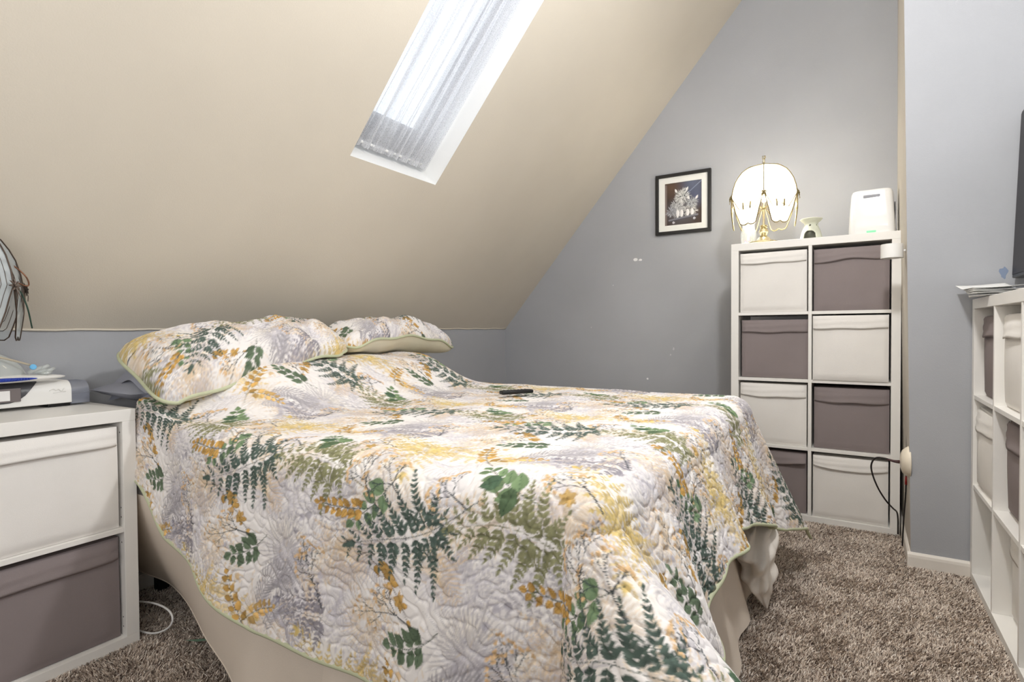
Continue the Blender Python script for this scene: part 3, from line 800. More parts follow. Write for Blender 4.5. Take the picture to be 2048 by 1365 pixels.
# white comforter bunched between mattress and quilt, drooping at the foot
bm = bmesh.new(); r = empty('comforter', (-.30,2.2,.2)); tag(r, 'white comforter slipping out from under the quilt at the foot of the bed', 'comforter')
nn, mm_ = 64, 60; u, v = np.meshgrid(np.linspace(0,2*PI,nn,endpoint=False), np.linspace(0,1,mm_), indexing='ij')
cx = np.interp(v, [0,.25,.5,.75,1], [-.40,-.33,-.285,-.27,-.245]); cy = np.interp(v, [0,.3,.55,.8,1], [2.24,2.22,2.17,2.11,2.09]); cz = np.interp(v, [0,.25,.5,.75,1], [.36,.30,.20,.10,.028])
ry = np.interp(v, [0,.2,.45,.7,.88,1], [.17,.19,.155,.085,.04,.006]); rx = np.interp(v, [0,.2,.45,.7,.88,1], [.02,.05,.062,.045,.022,.004])
wr = gfield(77,.09)(u*.09+v*.12, v*.42+.03*u)
k = 1+.10*np.sin(5*u+7*v)*.5+.16*wr*np.minimum(1,4*v)
P = np.stack([cx+rx*k*np.cos(u), cy+ry*k*np.sin(u), np.maximum(cz+.03*np.sin(u+2.5*v)*(1-v), .016)],-1)
V = P.reshape(-1,3)-np.array([-.30,2.2,.2]); F = gridF(nn,mm_); wr_ = np.array([[(nn-1)*mm_+q, q, q+1, (nn-1)*mm_+q+1] for q in range(mm_-1)]); F = np.concatenate([F,wr_])
meshnp('comforter_fold', V, F, M['comforter'], r, True)
# remote control
rz = math.atan2(2.005-1.886, -1.135+1.207)
rm = empty('remote_control', (-1.172,1.945,ZT+.022), rz); tag(rm, 'slim black remote control lying on the quilt', 'remote control')
obj('remote_body', BX(-.072,.072,-.018,.018,-.0075,.0075,bev=.005,seg=3), M['black'], rm, smooth=True)
bm = bmesh.new()
for i in range(7):
    for j in range(3): box(bm, -.055+i*.016,-.047+i*.016,-.012+j*.009,-.006+j*.009,.0075,.0092,bev=.0008,seg=1)
obj('keypad', bm, M['dark_plastic'], rm)

# ------------------------------------------------------------------ lamps
def glass_lamp(name, label, loc, stem_h, Rr, Hh, glass, metal, fl, rot, lit):
    r = empty(name, loc, 0); tag(r, label, 'lamp')
    k = 1.
    obj('lamp_base', LT([(0,0),(.073,0),(.078,.006),(.075,.012),(.06,.015),(.038,.024),(.028,.036),(.019,.042)], 40), metal, r, smooth=True, ang=.6)
    prof = [(.014,.040),(.017,.048),(.012,.054),(.017,.060),(.012,.066),(.016,.072),(.011,.078),(.013,.084),(.019,.11),(.018,.125),(.012,.145),(.017,.152),(.012,.160),(.017,.168),(.010,.175)]
    s = stem_h/.175
    obj('lamp_stem', LT([(0,.04*s)]+[(a*1.3,b*s) for a,b in prof]+[(.006,stem_h+.004),(.006,stem_h+Hh*.35),(0,stem_h+Hh*.35)], 24), metal, r, smooth=True, ang=.6)
    zb = stem_h-.01; zt = zb+Hh
    hs = [0,.06,.15,.25,.35,.48,.6,.7,.8,.9,1.]
    RR = np.interp(hs, [0,.06,.15,.25,.35,.48,.6,.8,1.], np.array([.42,.52,.67,.78,.87,.945,.985,1.,.95])*Rr)
    ZZ = np.interp(hs, [0,.06,.15,.25,.35,.48,.6,.8,1.], np.array([1,.965,.90,.82,.73,.60,.47,.24,0.]))*Hh+zb
    WW = np.interp(hs, [0,.6,.64,1.], [1,1,.93,.50])
    def ptt(p, i, u):
        a, b = rot+(p-.5)*PI/3, rot+(p+.5)*PI/3; w = .5+.5*u*WW[i]
        z = ZZ[i]+(.006*math.cos(u*2*PI) if i == len(hs)-1 else 0)
        return Vector((RR[i]*(math.cos(a)*(1-w)+math.cos(b)*w), RR[i]*(math.sin(a)*(1-w)+math.sin(b)*w), z))
    sh = None
    for p in range(6):
        bm = bmesh.new(); U = [-1,-.66,-.33,0,.33,.66,1]
        G = [[bm.verts.new(ptt(p,i,u)) for u in U] for i in range(len(hs))]
        for i in range(len(hs)-1):
            for j in range(6): bm.faces.new((G[i][j], G[i+1][j], G[i+1][j+1], G[i][j+1]))
        pn = obj('glass_panel', bm, glass, r, smooth=True)
        bm = bmesh.new()
        rim = [ptt(p,i,-1) for i in range(len(hs))]+[ptt(p,len(hs)-1,u) for u in U[1:-1]]+[ptt(p,i,1) for i in range(len(hs)-1,-1,-1)]
        tube(bm, [q*1.006 for q in rim], .0030 if lit else .0018, 6, closed=True)
        if not lit:
            for sc in (.82,.66,.5):                      # bevel lines cut in the glass
                cc = ptt(p,6,0); tube(bm, [(cc+(q-cc)*sc)*1.006 for q in rim], .0007, 5, closed=True)
        else:                                            # thin leaded line across the skirt of the panel
            ln = [ptt(p,6,-1), ptt(p,8,-.62), (ptt(p,8,-.3)+ptt(p,7,-.3))*.5, ptt(p,8,0)*.5+ptt(p,7,0)*.5, ptt(p,8,.62), ptt(p,6,1)]
            tube(bm, [q*1.01 for q in ln], .0024, 5)
            for uu in (-.3,.25):
                tube(bm, [ptt(p,8,uu)*1.012, ptt(p,7,uu)*1.012], .0045, 6)
                tube(bm, [ptt(p,9,uu-.1)*1.01, ptt(p,9,uu+.12)*1.01], .0016, 5)
            for (i0,u0,i1,u1) in ((4,-.25,5,-.1),(4,.0,5,-.05),(4,.25,5,.05),(5,-.35,6,-.3),(5,.3,6,.2)):
                tube(bm, [ptt(p,i0,u0)*1.008, ptt(p,i1,u1)*1.008], .0018, 5)
        obj('panel_leading', bm, M['flower_brass'] if lit else M['dark_metal'], pn, smooth=True)
        # flower where two panels meet
        c0 = ptt(p,6,1)*1.0; c0 = Vector((c0.x*1.03, c0.y*1.03, c0.z)); a = rot+(p+.5)*PI/3
        n_ = Vector((math.cos(a), math.sin(a), .15)).normalized(); tx = Vector((-math.sin(a), math.cos(a), 0)); ty = n_.cross(tx)
        bm = bmesh.new()
        for q in range(8):
            b = q*PI/4; d = tx*math.cos(b)+ty*math.sin(b); e = tx*math.cos(b+PI/2)+ty*math.sin(b+PI/2)
            pts = [c0, c0+d*.010+e*.0035+n_*.003, c0+d*.021, c0+d*.010-e*.0035+n_*.003]
            bm.faces.new([bm.verts.new(x) for x in pts]); bm.faces.new([bm.verts.new(x-n_*.0015) for x in pts[::-1]])
        bmesh.ops.create_uvsphere(bm, u_segments=8, v_segments=6, radius=.004, matrix=Matrix.Translation(c0+n_*.003))
        tube(bm, [c0, c0-ty*.02+n_*.004, c0-ty*.035+n_*.001], .0012, 5); tube(bm, [c0, c0-ty*.018+tx*.008, c0-ty*.030+tx*.012], .0012, 5)
        obj('flower_ornament', bm, fl, r)
    bm = bmesh.new()
    lathe(bm, [(RR[0]+.004,ZZ[0]-.004),(RR[0]+.006,ZZ[0]),(RR[0]*.6,ZZ[0]+.010),(.012,ZZ[0]+.018),(.006,ZZ[0]+.024),(.005,ZZ[0]+.03)], 24)
    obj('shade_cap', bm, metal, r, smooth=True)
    bm = bmesh.new(); zf = ZZ[0]+.03
    lathe(bm, [(0,zf-.006),(.005,zf-.004),(.007,zf+.004),(.004,zf+.012),(.006,zf+.018),(0,zf+.02)], 16)
    for q in range(5):
        a = q*2*PI/5; d = Vector((math.cos(a),math.sin(a),0)); tube(bm, [Vector((0,0,zf+.014))+d*.002, Vector((0,0,zf+.024))+d*.009, Vector((0,0,zf+.036))+d*.007], .0022, 5)
    obj('finial', bm, metal, r, smooth=True)
    if lit:
        for q in range(3):
            a = rot+q*2*PI/3+.5; d = Vector((math.cos(a), math.sin(a), 0)); c = Vector((0,0,zb+Hh*.52))+d*.05
            obj('socket', TB([Vector((0,0,zb+Hh*.30)), c-Vector((0,0,.045)), c-Vector((0,0,.02))], .006, 8), metal, r, smooth=True)
            bm = bmesh.new(); bmesh.ops.create_uvsphere(bm, u_segments=14, v_segments=10, radius=.018, matrix=Matrix.Translation(c)@Matrix.Diagonal((1,1,1.35,1)))
            obj('bulb', bm, M['bulb'], r, smooth=True)
    return r, zb, zt
LX, LY = -.405, 3.30
l1, zb, zt = glass_lamp('table_lamp', 'lit brass table lamp with a white glass panel shade on the tall bookcase', (LX,LY,BH), .105, .185, .32, M['frost'], M['brass'], M['flower_brass'], math.atan2(-LY,-LX)+PI/6, True)
ld = bpy.data.lights.new('lamp_bulb_light', 'POINT'); ld.energy = 28.; ld.color = (1,.95,.84); ld.shadow_soft_size = .035
lo_ = bpy.data.objects.new('lamp_bulb_light', ld); C.objects.link(lo_); lo_.location = (LX,LY,BH+zb+.32*.58)
l2, _, _ = glass_lamp('table_lamp', 'unlit glass petal lamp with bronze flowers at the left edge, above the nightstand', (-2.04,.478,NSH), .235, .155, .31, M['grey_glass'], M['copper'], M['flower'], .62+PI/6, False)
bm = bmesh.new()                                        # loose glass petals and copper loops hanging round the left shade
Z0 = NSH
lp = [Vector((.02,.08,.455)),Vector((.03,.112,.438)),Vector((.04,.140,.407)),Vector((.04,.148,.382)),Vector((.04,.136,.379)),Vector((.03,.108,.400)),Vector((.02,.085,.434))]
tube(bm, curve_pts(lp+[lp[0]], 5), .0022, 6)
obj('copper_loop', bm, M['copper'], l2, smooth=True)
prf = curve_pts([(.06,.455),(.10,.42),(.13,.372),(.148,.32),(.158,.258)],6); bm = bmesh.new(); be = bmesh.new(); L_, R_ = [], []
for k,p in enumerate(prf):
    w_ = .030*math.sin(PI*min(.97,(k+1.5)/(len(prf)+1)))**.5; a = 1.25; d = Vector((math.cos(a), math.sin(a), 0)); tt = Vector((-math.sin(a), math.cos(a), 0))
    L_.append(d*p[0]-tt*w_+Vector((0,0,p[1]))); R_.append(d*p[0]+tt*w_+Vector((0,0,p[1])))
va = [bm.verts.new(p) for p in L_]; vb = [bm.verts.new(p) for p in R_]
for k in range(len(va)-1): bm.faces.new((va[k], vb[k], vb[k+1], va[k+1]))
pe = obj('glass_petal', bm, M['green_glass'], l2, smooth=True)
obj('petal_edge', tube(be, L_+R_[::-1], .0018, 6, closed=True), mat('dark_green_glass_edge',(46,70,60),.2), pe, smooth=True)

# ------------------------------------------------------------------ things on the bookcase
# clear vase with confetti flecks
vs = empty('glass_vase', (-.492,3.37,BH)); tag(vs, 'clear glass vase with coloured flecks beside the lit lamp', 'vase')
obj('vase_body', LT([(0,.002),(.034,.002),(.040,.035),(.042,.075),(.034,.105),(.031,.125),(.037,.135),(.035,.135),(.029,.125),(.032,.105),(.040,.075),(.038,.035),(.032,.006),(0,.006)], 28), M['clear_glass'], vs, smooth=True)
bm = bmesh.new(); fm = [mat('pink_fleck',(190,90,160),.5), mat('violet_fleck',(120,110,190),.5), mat('green_fleck',(150,190,150),.5)]
for k in range(36):
    a = random.uniform(0,2*PI); z = random.uniform(.008,.075)**1.2+.006; rr = random.uniform(.006,.026)
    box(bm, rr*math.cos(a)-.002, rr*math.cos(a)+.002, rr*math.sin(a)-.002, rr*math.sin(a)+.002, z-.002, z+.002, mi=k%3)
obj('glass_flecks', bm, fm, vs)
# oil burner: a waisted ceramic pot with a dish on top, arched opening and three holes
ob = empty('oil_burner', (-.176,3.285,BH), -.1); tag(ob, 'small pale green ceramic oil burner on the tall bookcase', 'oil burner')
seg, nz = 64, 36; bm = bmesh.new(); prof = lambda z: float(np.interp(z, [0,.015,.045,.07,.080,.088,.098,.108], [.052,.051,.044,.034,.031,.033,.045,.053]))
ri = [[(prof(.108*j/nz), .108*j/nz) for j in range(nz+1)]]
G = []
for k in range(seg):
    a = 2*PI*k/seg; G.append([bm.verts.new((prof(.108*j/nz)*math.cos(a), prof(.108*j/nz)*math.sin(a), .108*j/nz)) for j in range(nz+1)])
def hole(a, z):
    a = (a+PI/2+PI)%(2*PI)-PI
    if abs(a*.045) < .028 and z < .046 and (a*.045/.028)**2+max(0,(z-.018)/.028)**2 < 1: return True
    for h0 in (-1.05,0,1.05):
        if ((a-h0)*.034)**2+(z-.074)**2 < .0046**2: return True
    return False
for k in range(seg):
    for j in range(nz):
        if hole(2*PI*(k+.5)/seg, .108*(j+.5)/nz): continue
        bm.faces.new((G[k][j], G[(k+1)%seg][j], G[(k+1)%seg][j+1], G[k][j+1]))
o = obj('burner_pot', bm, M['ceramic'], ob, smooth=True); sd = o.modifiers.new('wall', 'SOLIDIFY'); sd.thickness = .004; sd.offset = -1
obj('burner_dish', LT([(.030,.086),(.050,.106),(.053,.108),(.049,.104),(.028,.090),(0,.088)], 40), M['ceramic'], ob, smooth=True)
obj('burner_floor', LT([(0,.001),(.046,.001),(.046,.004),(0,.004)], 32), mat('dark_ceramic',(96,88,78),.8), ob)  # darker brown-grey floor inside the pot
# white appliance
ap = empty('air_humidifier', (.092,3.345,BH), BCA-.05); tag(ap, 'white tapered plastic appliance with a green light on the tall bookcase', 'appliance')
def rrect(w, d, r, n=8):
    out = []
    for cx,cy,a0 in ((w/2-r,d/2-r,0),(-w/2+r,d/2-r,PI/2),(-w/2+r,-d/2+r,PI),(w/2-r,-d/2+r,1.5*PI)):
        for k in range(n+1): a = a0+PI/2*k/n; out.append((cx+r*math.cos(a), cy+r*math.sin(a)))
    return out
bm = bmesh.new(); rings = []
for z,w,d,r_ in ((0,.196,.150,.03),(.003,.200,.154,.032),(.10,.190,.148,.034),(.195,.178,.138,.036),(.213,.174,.134,.036),(.2135,.170,.130,.034),(.216,.170,.130,.034),(.224,.166,.126,.034),(.228,.156,.116,.032)):
    rings.append([bm.verts.new((x,y,z)) for x,y in rrect(w,d,r_)])
for a,b in zip(rings, rings[1:]):
    nn = len(a)
    for k in range(nn): bm.faces.new((a[k], a[(k+1)%nn], b[(k+1)%nn], b[k]))
bm.faces.new(rings[0][::-1]); bm.faces.new(rings[-1])
obj('appliance_body', bm, M['plastic'], ap, smooth=True, ang=.9)
obj('grip_slot', BX(-.035,.035,-.073,-.066,.186,.200,bev=.003), M['slot'], ap)
obj('indicator_light', BX(-.020,.020,-.0785,-.072,.012,.022,bev=.002), M['led'], ap)
obj('side_knob', LT([(0,0),(.045,0),(.045,.004),(0,.005)], 28), M['black'], ap).rotation_euler = (0,PI/2,0)
ap.children[-1].location = (.093,0,.12)

# ------------------------------------------------------------------ wall pieces near the bookcase
sc_ = empty('wall_lamp', (.215,2.905,1.335)); tag(sc_, 'small white drum wall lamp projecting from the wall corner beside the bookcase', 'wall lamp')
obj('lamp_drum', LT([(0,.030),(.040,.030),(.0415,.029),(.0415,-.030),(.039,-.030),(.038,.024),(0,.024)], 44, c=(-.062,0,0)), M['plastic_matte'], sc_, smooth=True, ang=.6)
obj('pivot_arm', TB([(-.024,0,.0),(-.016,0,0),(-.010,0,0),(.0,0,0)], .006, 10, taper=[.7,1,.6,1]), M['plastic_matte'], sc_, smooth=True)
bm = LT([(0,0),(.030,0),(.030,.004),(.028,.006),(0,.006)], 36)
o = obj('wall_plate', bm, M['plastic_matte'], sc_, smooth=True, ang=.6); o.rotation_euler = (0,-PI/2,0); o.location = (.006,0,0)
dm = empty('wall_dome', (.219,2.86,.435)); tag(dm, 'ivory plastic dome on the wall corner with a dark plug in it', 'wall dome')
o = obj('dome_cover', LT([(.066,0),(.067,.003),(.058,.016),(.046,.028),(.028,.034),(0,.035)], 44), M['ivory'], dm, smooth=True); o.rotation_euler = (0,-PI/2,0); o.location = (-.0,0,0)
cd = empty('power_cord', (.175,2.86,.40)); tag(cd, 'thin dark power cord looping from the ivory dome down behind the bookcase', 'cord')
base = Vector((.175,2.86,.40))
obj('cord_wire', TB([Vector(p)-base for p in curve_pts([(.158,2.86,.432),(.13,2.86,.440),(.098,2.865,.437),(.082,2.87,.405),(.087,2.88,.36),(.108,2.89,.30),(.138,2.93,.24),(.168,3.0,.19),(.188,3.09,.15),(.196,3.14,.10),(.197,3.15,.03)],8)], .0035, 8), M['cord'], cd, smooth=True)
obj('plug', TB([Vector(p)-base for p in ((.183,2.86,.431),(.172,2.86,.431),(.160,2.86,.432),(.135,2.86,.438))], .0065, 10, taper=[1.15,1,.85,.6]), mat('maroon_plug',(70,44,46),.5), cd, smooth=True)
c2 = empty('charger_cord', (.214,3.2,.25)); tag(c2, 'dark cord with a red connector hanging between the bookcase and the wall corner', 'cord')
base = Vector((.214,3.2,.25))
obj('cord_wire', TB([Vector(p)-base for p in curve_pts([(.2195,3.02,.62),(.2175,3.0,.52),(.2165,2.98,.42),(.2145,2.98,.33),(.2125,2.98,.25),(.2085,3.0,.15),(.205,3.02,.02)],8)], .003, 8), M['cord'], c2, smooth=True)
obj('red_connector', TB([Vector(p)-base for p in ((.2155,2.975,.345),(.2145,2.975,.31))], .0058, 10), M['red'], c2, smooth=True)

# picture --------------------------------------------------------
PX0, PX1, PZ0, PZ1 = -1.135, -.772, 1.642, 2.046
pf = empty('framed_picture', ((PX0+PX1)/2, YA-.002, (PZ0+PZ1)/2)); tag(pf, 'black framed picture of two white kittens hanging on the grey far wall', 'picture')
hw, hh, fw = (PX1-PX0)/2, (PZ1-PZ0)/2, .021
bm = bmesh.new()
for (xa,xb_,za,zb_) in ((-hw,hw,hh-fw,hh),(-hw,hw,-hh,-hh+fw),(-hw,-hw+fw,-hh+fw,hh-fw),(hw-fw,hw,-hh+fw,hh-fw)): box(bm, xa,xb_,-.024,0,za,zb_,bev=.0015)
obj('picture_frame', bm, M['frame_black'], pf)
mw = .040; bm = bmesh.new(); hx, hz = hw-fw, hh-fw
for (xa,xb_,za,zb_) in ((-hx,hx,hz-mw,hz),(-hx,hx,-hz,-hz+mw),(-hx,-hx+mw,-hz+mw,hz-mw),(hx-mw,hx,-hz+mw,hz-mw)): box(bm, xa,xb_,-.011,-.007,za,zb_)
obj('mat_board', bm, M['mat_board'], pf)
aw, ah = hx-mw, hz-mw
A = Tile(150, int(150*ah/aw), 150/1.0, (62,52,48), wrap=False)          # unit width tile, y up
Hh_ = A.h/150
rr = random.Random(5)
def wash(c, r, col, al):
    X, Y = np.meshgrid(np.arange(A.w)/150, np.arange(A.h)/150); k = np.clip(1-np.hypot(X-c[0],Y-c[1])/r,0,1)**.8*al
    A.a[:] = A.a*(1-k[...,None])+np.array(lin(col))*k[...,None]
wash((.75,.95*Hh_),.5,(96,104,126),.9); wash((.85,.62*Hh_),.35,(84,92,118),.7); wash((.2,.9*Hh_),.4,(96,76,62),.7); wash((.45,.3*Hh_),.5,(110,112,122),.5)
A.stroke((0.03,0),(0.03,Hh_*.95),.05,(120,108,104)); A.stroke((.62,.72*Hh_),(.98,.97*Hh_),.02,(140,150,172),.8)
def fur(c, r, n, col, ell=1.):
    for _ in range(n):
        a = rr.uniform(0,2*PI); q = rr.uniform(0,r); p = (c[0]+q*math.cos(a), c[1]+q*math.sin(a)*ell)
        b = a+rr.uniform(-.5,.5); k = rr.uniform(.6,1.05); A.leaf(p, (math.cos(b), math.sin(b)), rr.uniform(.05,.12), .009, tuple(min(255,x*k) for x in col), .85)
fur((.36,.40*Hh_),.17,260,(214,214,216),1.35); fur((.18,.32*Hh_),.10,90,(176,178,186)); fur((.47,.66*Hh_),.16,260,(228,228,226)); fur((.70,.34*Hh_),.13,170,(214,212,208),1.1); fur((.74,.50*Hh_),.10,120,(196,198,202))
for p,d in (((.33,.76*Hh_),(-.5,1)),((.58,.78*Hh_),(.5,1)),((.66,.57*Hh_),(-.3,1)),((.84,.56*Hh_),(.5,1))): A.leaf(p, d, .12, .03, (232,230,228))
for p,s in (((.42,.66*Hh_),.022),((.54,.67*Hh_),.022),((.68,.46*Hh_),.018),((.77,.47*Hh_),.018),((.49,.59*Hh_),.014),((.72,.41*Hh_),.012)): A.leaf((p[0]-s,p[1]), (1,0), 2*s, s*.8, (54,56,66))
for x in (.35,.46,.62,.74): A.leaf((x,.36*Hh_), (0,-1), .24, .045, (236,234,234))
A.stroke((.12,.12*Hh_),(.88,.20*Hh_),.05,(120,120,128)); A.stroke((.12,.095*Hh_),(.88,.175*Hh_),.02,(70,70,78))
for p in ((.24,.06*Hh_),(.80,.12*Hh_)): A.leaf((p[0]-.04,p[1]), (1,0), .08, .035, (190,190,196))
gx, gz = 150, A.h; xs = np.linspace(-aw,aw,gx); zs = np.linspace(-ah,ah,gz)
XX, ZZ2 = np.meshgrid(xs, zs, indexing='ij')
meshnp('picture_print', np.stack([XX, np.full_like(XX,-.0065), ZZ2],-1).reshape(-1,3), gridF(gx,gz,True), M['art'], pf, False, A.a.transpose(1,0,2).reshape(-1,3))
obj('picture_backing', BX(-hx,hx,-.006,-.001,-hz,hz), M['mat_board'], pf)

# ------------------------------------------------------------------ on the low shelf
tvs = empty('television', (.533,2.30,TVH)); tag(tvs, 'flat black television standing on the low shelf at the right edge', 'television')
th_ = -.02
bm = BX(-.012,.030,-.52,.485,.075,.70,bev=.004); o = obj('tv_casing', bm, M['tv_bezel'], tvs)
o2 = obj('tv_screen', BX(-.0145,-.0125,-.508,.473,.088,.688), M['tv_screen'], tvs)
for q in (o, o2): q.rotation_euler = (0, .035, 0)
for y in (-.30,.28): obj('tv_foot', TB([(.012,y,.085),(.012,y,.02),(-.05,y,.0095)], .008, 8), M['tv_bezel'], tvs, smooth=True)
pp = empty('paper_stack', (.450,2.60,TVH)); tag(pp, 'loose white papers lying on the low shelf in front of the television', 'papers')
for k in range(5):
    a = -.10+.05*k; bm = bmesh.new(); nn = 12
    G = [[bm.verts.new(((i/nn-.5)*.155, (j/nn-.5)*.215+.02*k, -.0+.0015+.009*k+.03*max(0,(j/nn-.55))**1.2*(1+.2*k)+.004*math.sin(3*i/nn+k))) for j in range(nn+1)] for i in range(nn+1)]
    for i in range(nn):
        for j in range(nn): bm.faces.new((G[i][j], G[i+1][j], G[i+1][j+1], G[i][j+1]))
    o = obj('sheet', bm, M['paper'], pp, smooth=True); o.rotation_euler = (0,0,a)
    sd = o.modifiers.new('t','SOLIDIFY'); sd.thickness = .0008
tc_ = empty('tablet', (.47,2.735,TVH), .0); tag(tc_, 'thin black slab lying at the far corner of the low shelf', 'tablet')
obj('tablet_body', BX(-.040,.05,-.035,.02,.0,.006,bev=.002), M['black'], tc_)

# ------------------------------------------------------------------ on the nightstand
cp = empty('breathing_machine', (-2.20,.62,NSH)); tag(cp, 'white and charcoal bedside breathing machine on the nightstand', 'medical device')
def extr(bm, prof, ya, yb, mi=0, rc=.0, n=1):
    """profile (x,z) swept along y"""
    ra = [bm.verts.new((x,ya,z)) for x,z in prof]; rb = [bm.verts.new((x,yb,z)) for x,z in prof]; k = len(prof)
    for i in range(k): bm.faces.new((ra[i], ra[(i+1)%k], rb[(i+1)%k], rb[i])).material_index = mi
    bm.faces.new(ra[::-1]).material_index = mi; bm.faces.new(rb).material_index = mi
    return bm
def rp(x0,x1,z0,z1,r,n=6,rb=.004):
    pts = [(x0,z0+0),(x1-rb,z0)]+[(x1-rb+rb*math.sin(PI/2*k/n), z0+rb-rb*math.cos(PI/2*k/n)) for k in range(1,n+1)]
    pts += [(x1-r+r*math.cos(PI/2*k/n), z1-r+r*math.sin(PI/2*k/n)) for k in range(n+1)]
    return pts+[(x0,z1)]
bm = extr(bmesh.new(), rp(-.135,-.012,.012,.085,.035), -.30, .178); bmesh.ops.recalc_face_normals(bm, faces=bm.faces)
obj('machine_body', bm, M['plastic_matte'], cp, smooth=True, ang=.6)
bm = bmesh.new()                                         # dark curved front panel
nn = 30
def panel(y, s):
    r_ = .035; x1, z1 = -.012, .085
    arc = r_*PI/2; low = .026; tot = (z1-r_-low)+arc+.05; L = s*tot
    if L < z1-r_-low: p = (x1, low+L)
    elif L < z1-r_-low+arc: a = (L-(z1-r_-low))/r_; p = (x1-r_+r_*math.cos(a), z1-r_+r_*math.sin(a))
    else: p = (x1-r_-(L-(z1-r_-low)-arc), z1)
    return p
G = []
for i in range(nn+1):
    y = -.29+.385*i/nn; sh = .55*max(0,(i/nn-.78)/.22)**2
    G.append([])
    for j in range(13):
        s = sh+(1-sh)*j/12; x,z = panel(y,s); G[-1].append(bm.verts.new((x+.0025 if z<.08 else x, y, z+(.0025 if z>.05 else 0))))
for i in range(nn):
    for j in range(12): bm.faces.new((G[i][j], G[i+1][j], G[i+1][j+1], G[i][j+1]))
obj('front_panel', bm, M['dark_plastic'], cp, smooth=True)
obj('screen_bezel', BX(-.0105,-.0065,-.115,.045,.030,.072,bev=.0015), mat('glossy_bezel',(120,112,112),.15), cp)
obj('screen_label', BX(-.0068,-.0052,-.062,.018,.035,.066), M['screen'], cp)
bm = extr(bmesh.new(), rp(-.125,-.020,.006,.080,.040), .180, .232); bmesh.ops.recalc_face_normals(bm, faces=bm.faces)
obj('water_tank', bm, M['tank'], cp, smooth=True, ang=.6)
obj('tank_rim', BX(-.125,-.019,.180,.236,.040,.043,bev=.001), M['tank'], cp)
bm = bmesh.new()                                        # embossed squiggle
tube(bm, curve_pts([(-.0112,.118,.056),(-.0108,.128,.062),(-.0106,.135,.056),(-.0106,.142,.060),(-.0106,.150,.052),(-.0106,.158,.062)],5), .0011, 5)
tube(bm, [(-.0112,.128,.048),(-.0112,.162,.050)], .0009, 5)
obj('raised_mark', bm, M['plastic_matte'], cp, smooth=True)
for y in (-.25,.15): obj('foot', BX(-.12,-.03,y-.03,y+.03,0,.012,bev=.002), M['black'], cp)
mk = empty('breathing_mask', (-2.24,.60,NSH+.0885)); tag(mk, 'clear breathing mask with a blue-striped white frame, resting on the machine', 'mask')
bm = bmesh.new()
bmesh.ops.create_uvsphere(bm, u_segments=32, v_segments=16, radius=1, matrix=Matrix.Translation((.02,.0,.0125))@Matrix.Diagonal((.045,.185,.0125,1)))
obj('mask_frame', bm, M['plastic_matte'], mk, smooth=True)
bm = bmesh.new(); bmesh.ops.create_uvsphere(bm, u_segments=32, v_segments=12, radius=1, matrix=Matrix.Translation((.058,-.005,.0125))@Matrix.Diagonal((.0085,.105,.0062,1)))
for k in range(24): box(bm, .060,.0675,-.09+k*.0072,-.0885+k*.0072,.009,.016)
obj('blue_stripe', bm, M['blue'], mk, smooth=False)
nn, mm_ = 40, 16; V = []
for i in range(nn):
    a = 2*PI*i/nn
    for j in range(mm_):
        t = j/(mm_-1); w = math.cos(t*PI/2)**.6; hgt = .15*math.sin(t*PI/2)
        V.append((.0+.048*math.cos(a)*w*(1+.1*math.sin(3*a)), -.06+.15*math.sin(a)*w-.03*t, .020+hgt*(1-.45*max(0,math.sin(a)))))
V = np.array(V); F = gridF(nn,mm_); wrapF = np.array([[(nn-1)*mm_+j, j, j+1, (nn-1)*mm_+j+1] for j in range(mm_-1)])
meshnp('mask_cushion', V, np.concatenate([F,wrapF]), M['clear'], mk, True)
obj('mask_strap', TB(curve_pts([(.05,-.14,.13),(.052,-.10,.118),(.052,-.04,.098),(.05,.03,.076),(.045,.085,.055)],6), .003, 8), mat('beige_strap',(190,180,160),.7), mk, smooth=True)
bm = LT([(0,0),(.020,0),(.022,.006),(.018,.022),(.021,.03),(.017,.036),(0,.036)], 20); o = obj('hose_elbow', bm, M['clear'], mk, smooth=True); o.location = (.035,-.02,.045); o.rotation_euler = (.9,.9,0)
bm = bmesh.new()
for k,(dy,dz) in enumerate(((.105,.042),(.118,.034),(.128,.026),(.122,.046),(.136,.036))):
    tube(bm, [(.03,dy-.02,.03),(.045,dy,dz),(.04,dy+.012,dz+.004)], .0055, 8)
obj('mask_clip', bm, M['clear'], mk, smooth=True)
bm = LT([(0,0),(.0085,0),(.0085,.004),(0,.005)], 20); o = obj('blue_button', bm, M['lightblue'], mk, smooth=True, ang=.6); o.location = (.052,.090,.048); o.rotation_euler = (0,PI/2-.3,0)
# things on the carpet at the left
cb = empty('charging_cable', (-1.9,.98,.01)); tag(cb, 'white charging cable looping out from behind the nightstand onto the carpet', 'cable')
base = Vector((-1.9,.98,.01))
obj('cable_loop', TB([Vector(p)-base for p in curve_pts([(-2.20,.925,.06),(-2.09,.928,.079),(-1.974,.928,.101),(-1.885,.926,.104),(-1.85,.923,.084),(-1.872,.918,.050),(-1.93,.905,.024),(-2.0,.893,.018),(-2.10,.886,.017)],10)], .0032, 8), M['cable'], cb, smooth=True)
gs = empty('paper_scrap', (-1.765,.955,.016)); tag(gs, 'thin green paper scrap on the carpet by the bed skirt', 'scrap')
bm = bmesh.new(); poly(bm, [(-.05,-.012,.0),(.0,-.002,.006),(.035,.02,.010),(.03,.026,.010),(-.01,.008,.006)]); o = obj('scrap_sheet', bm, M['green'], gs); sd = o.modifiers.new('t','SOLIDIFY'); sd.thickness = .001

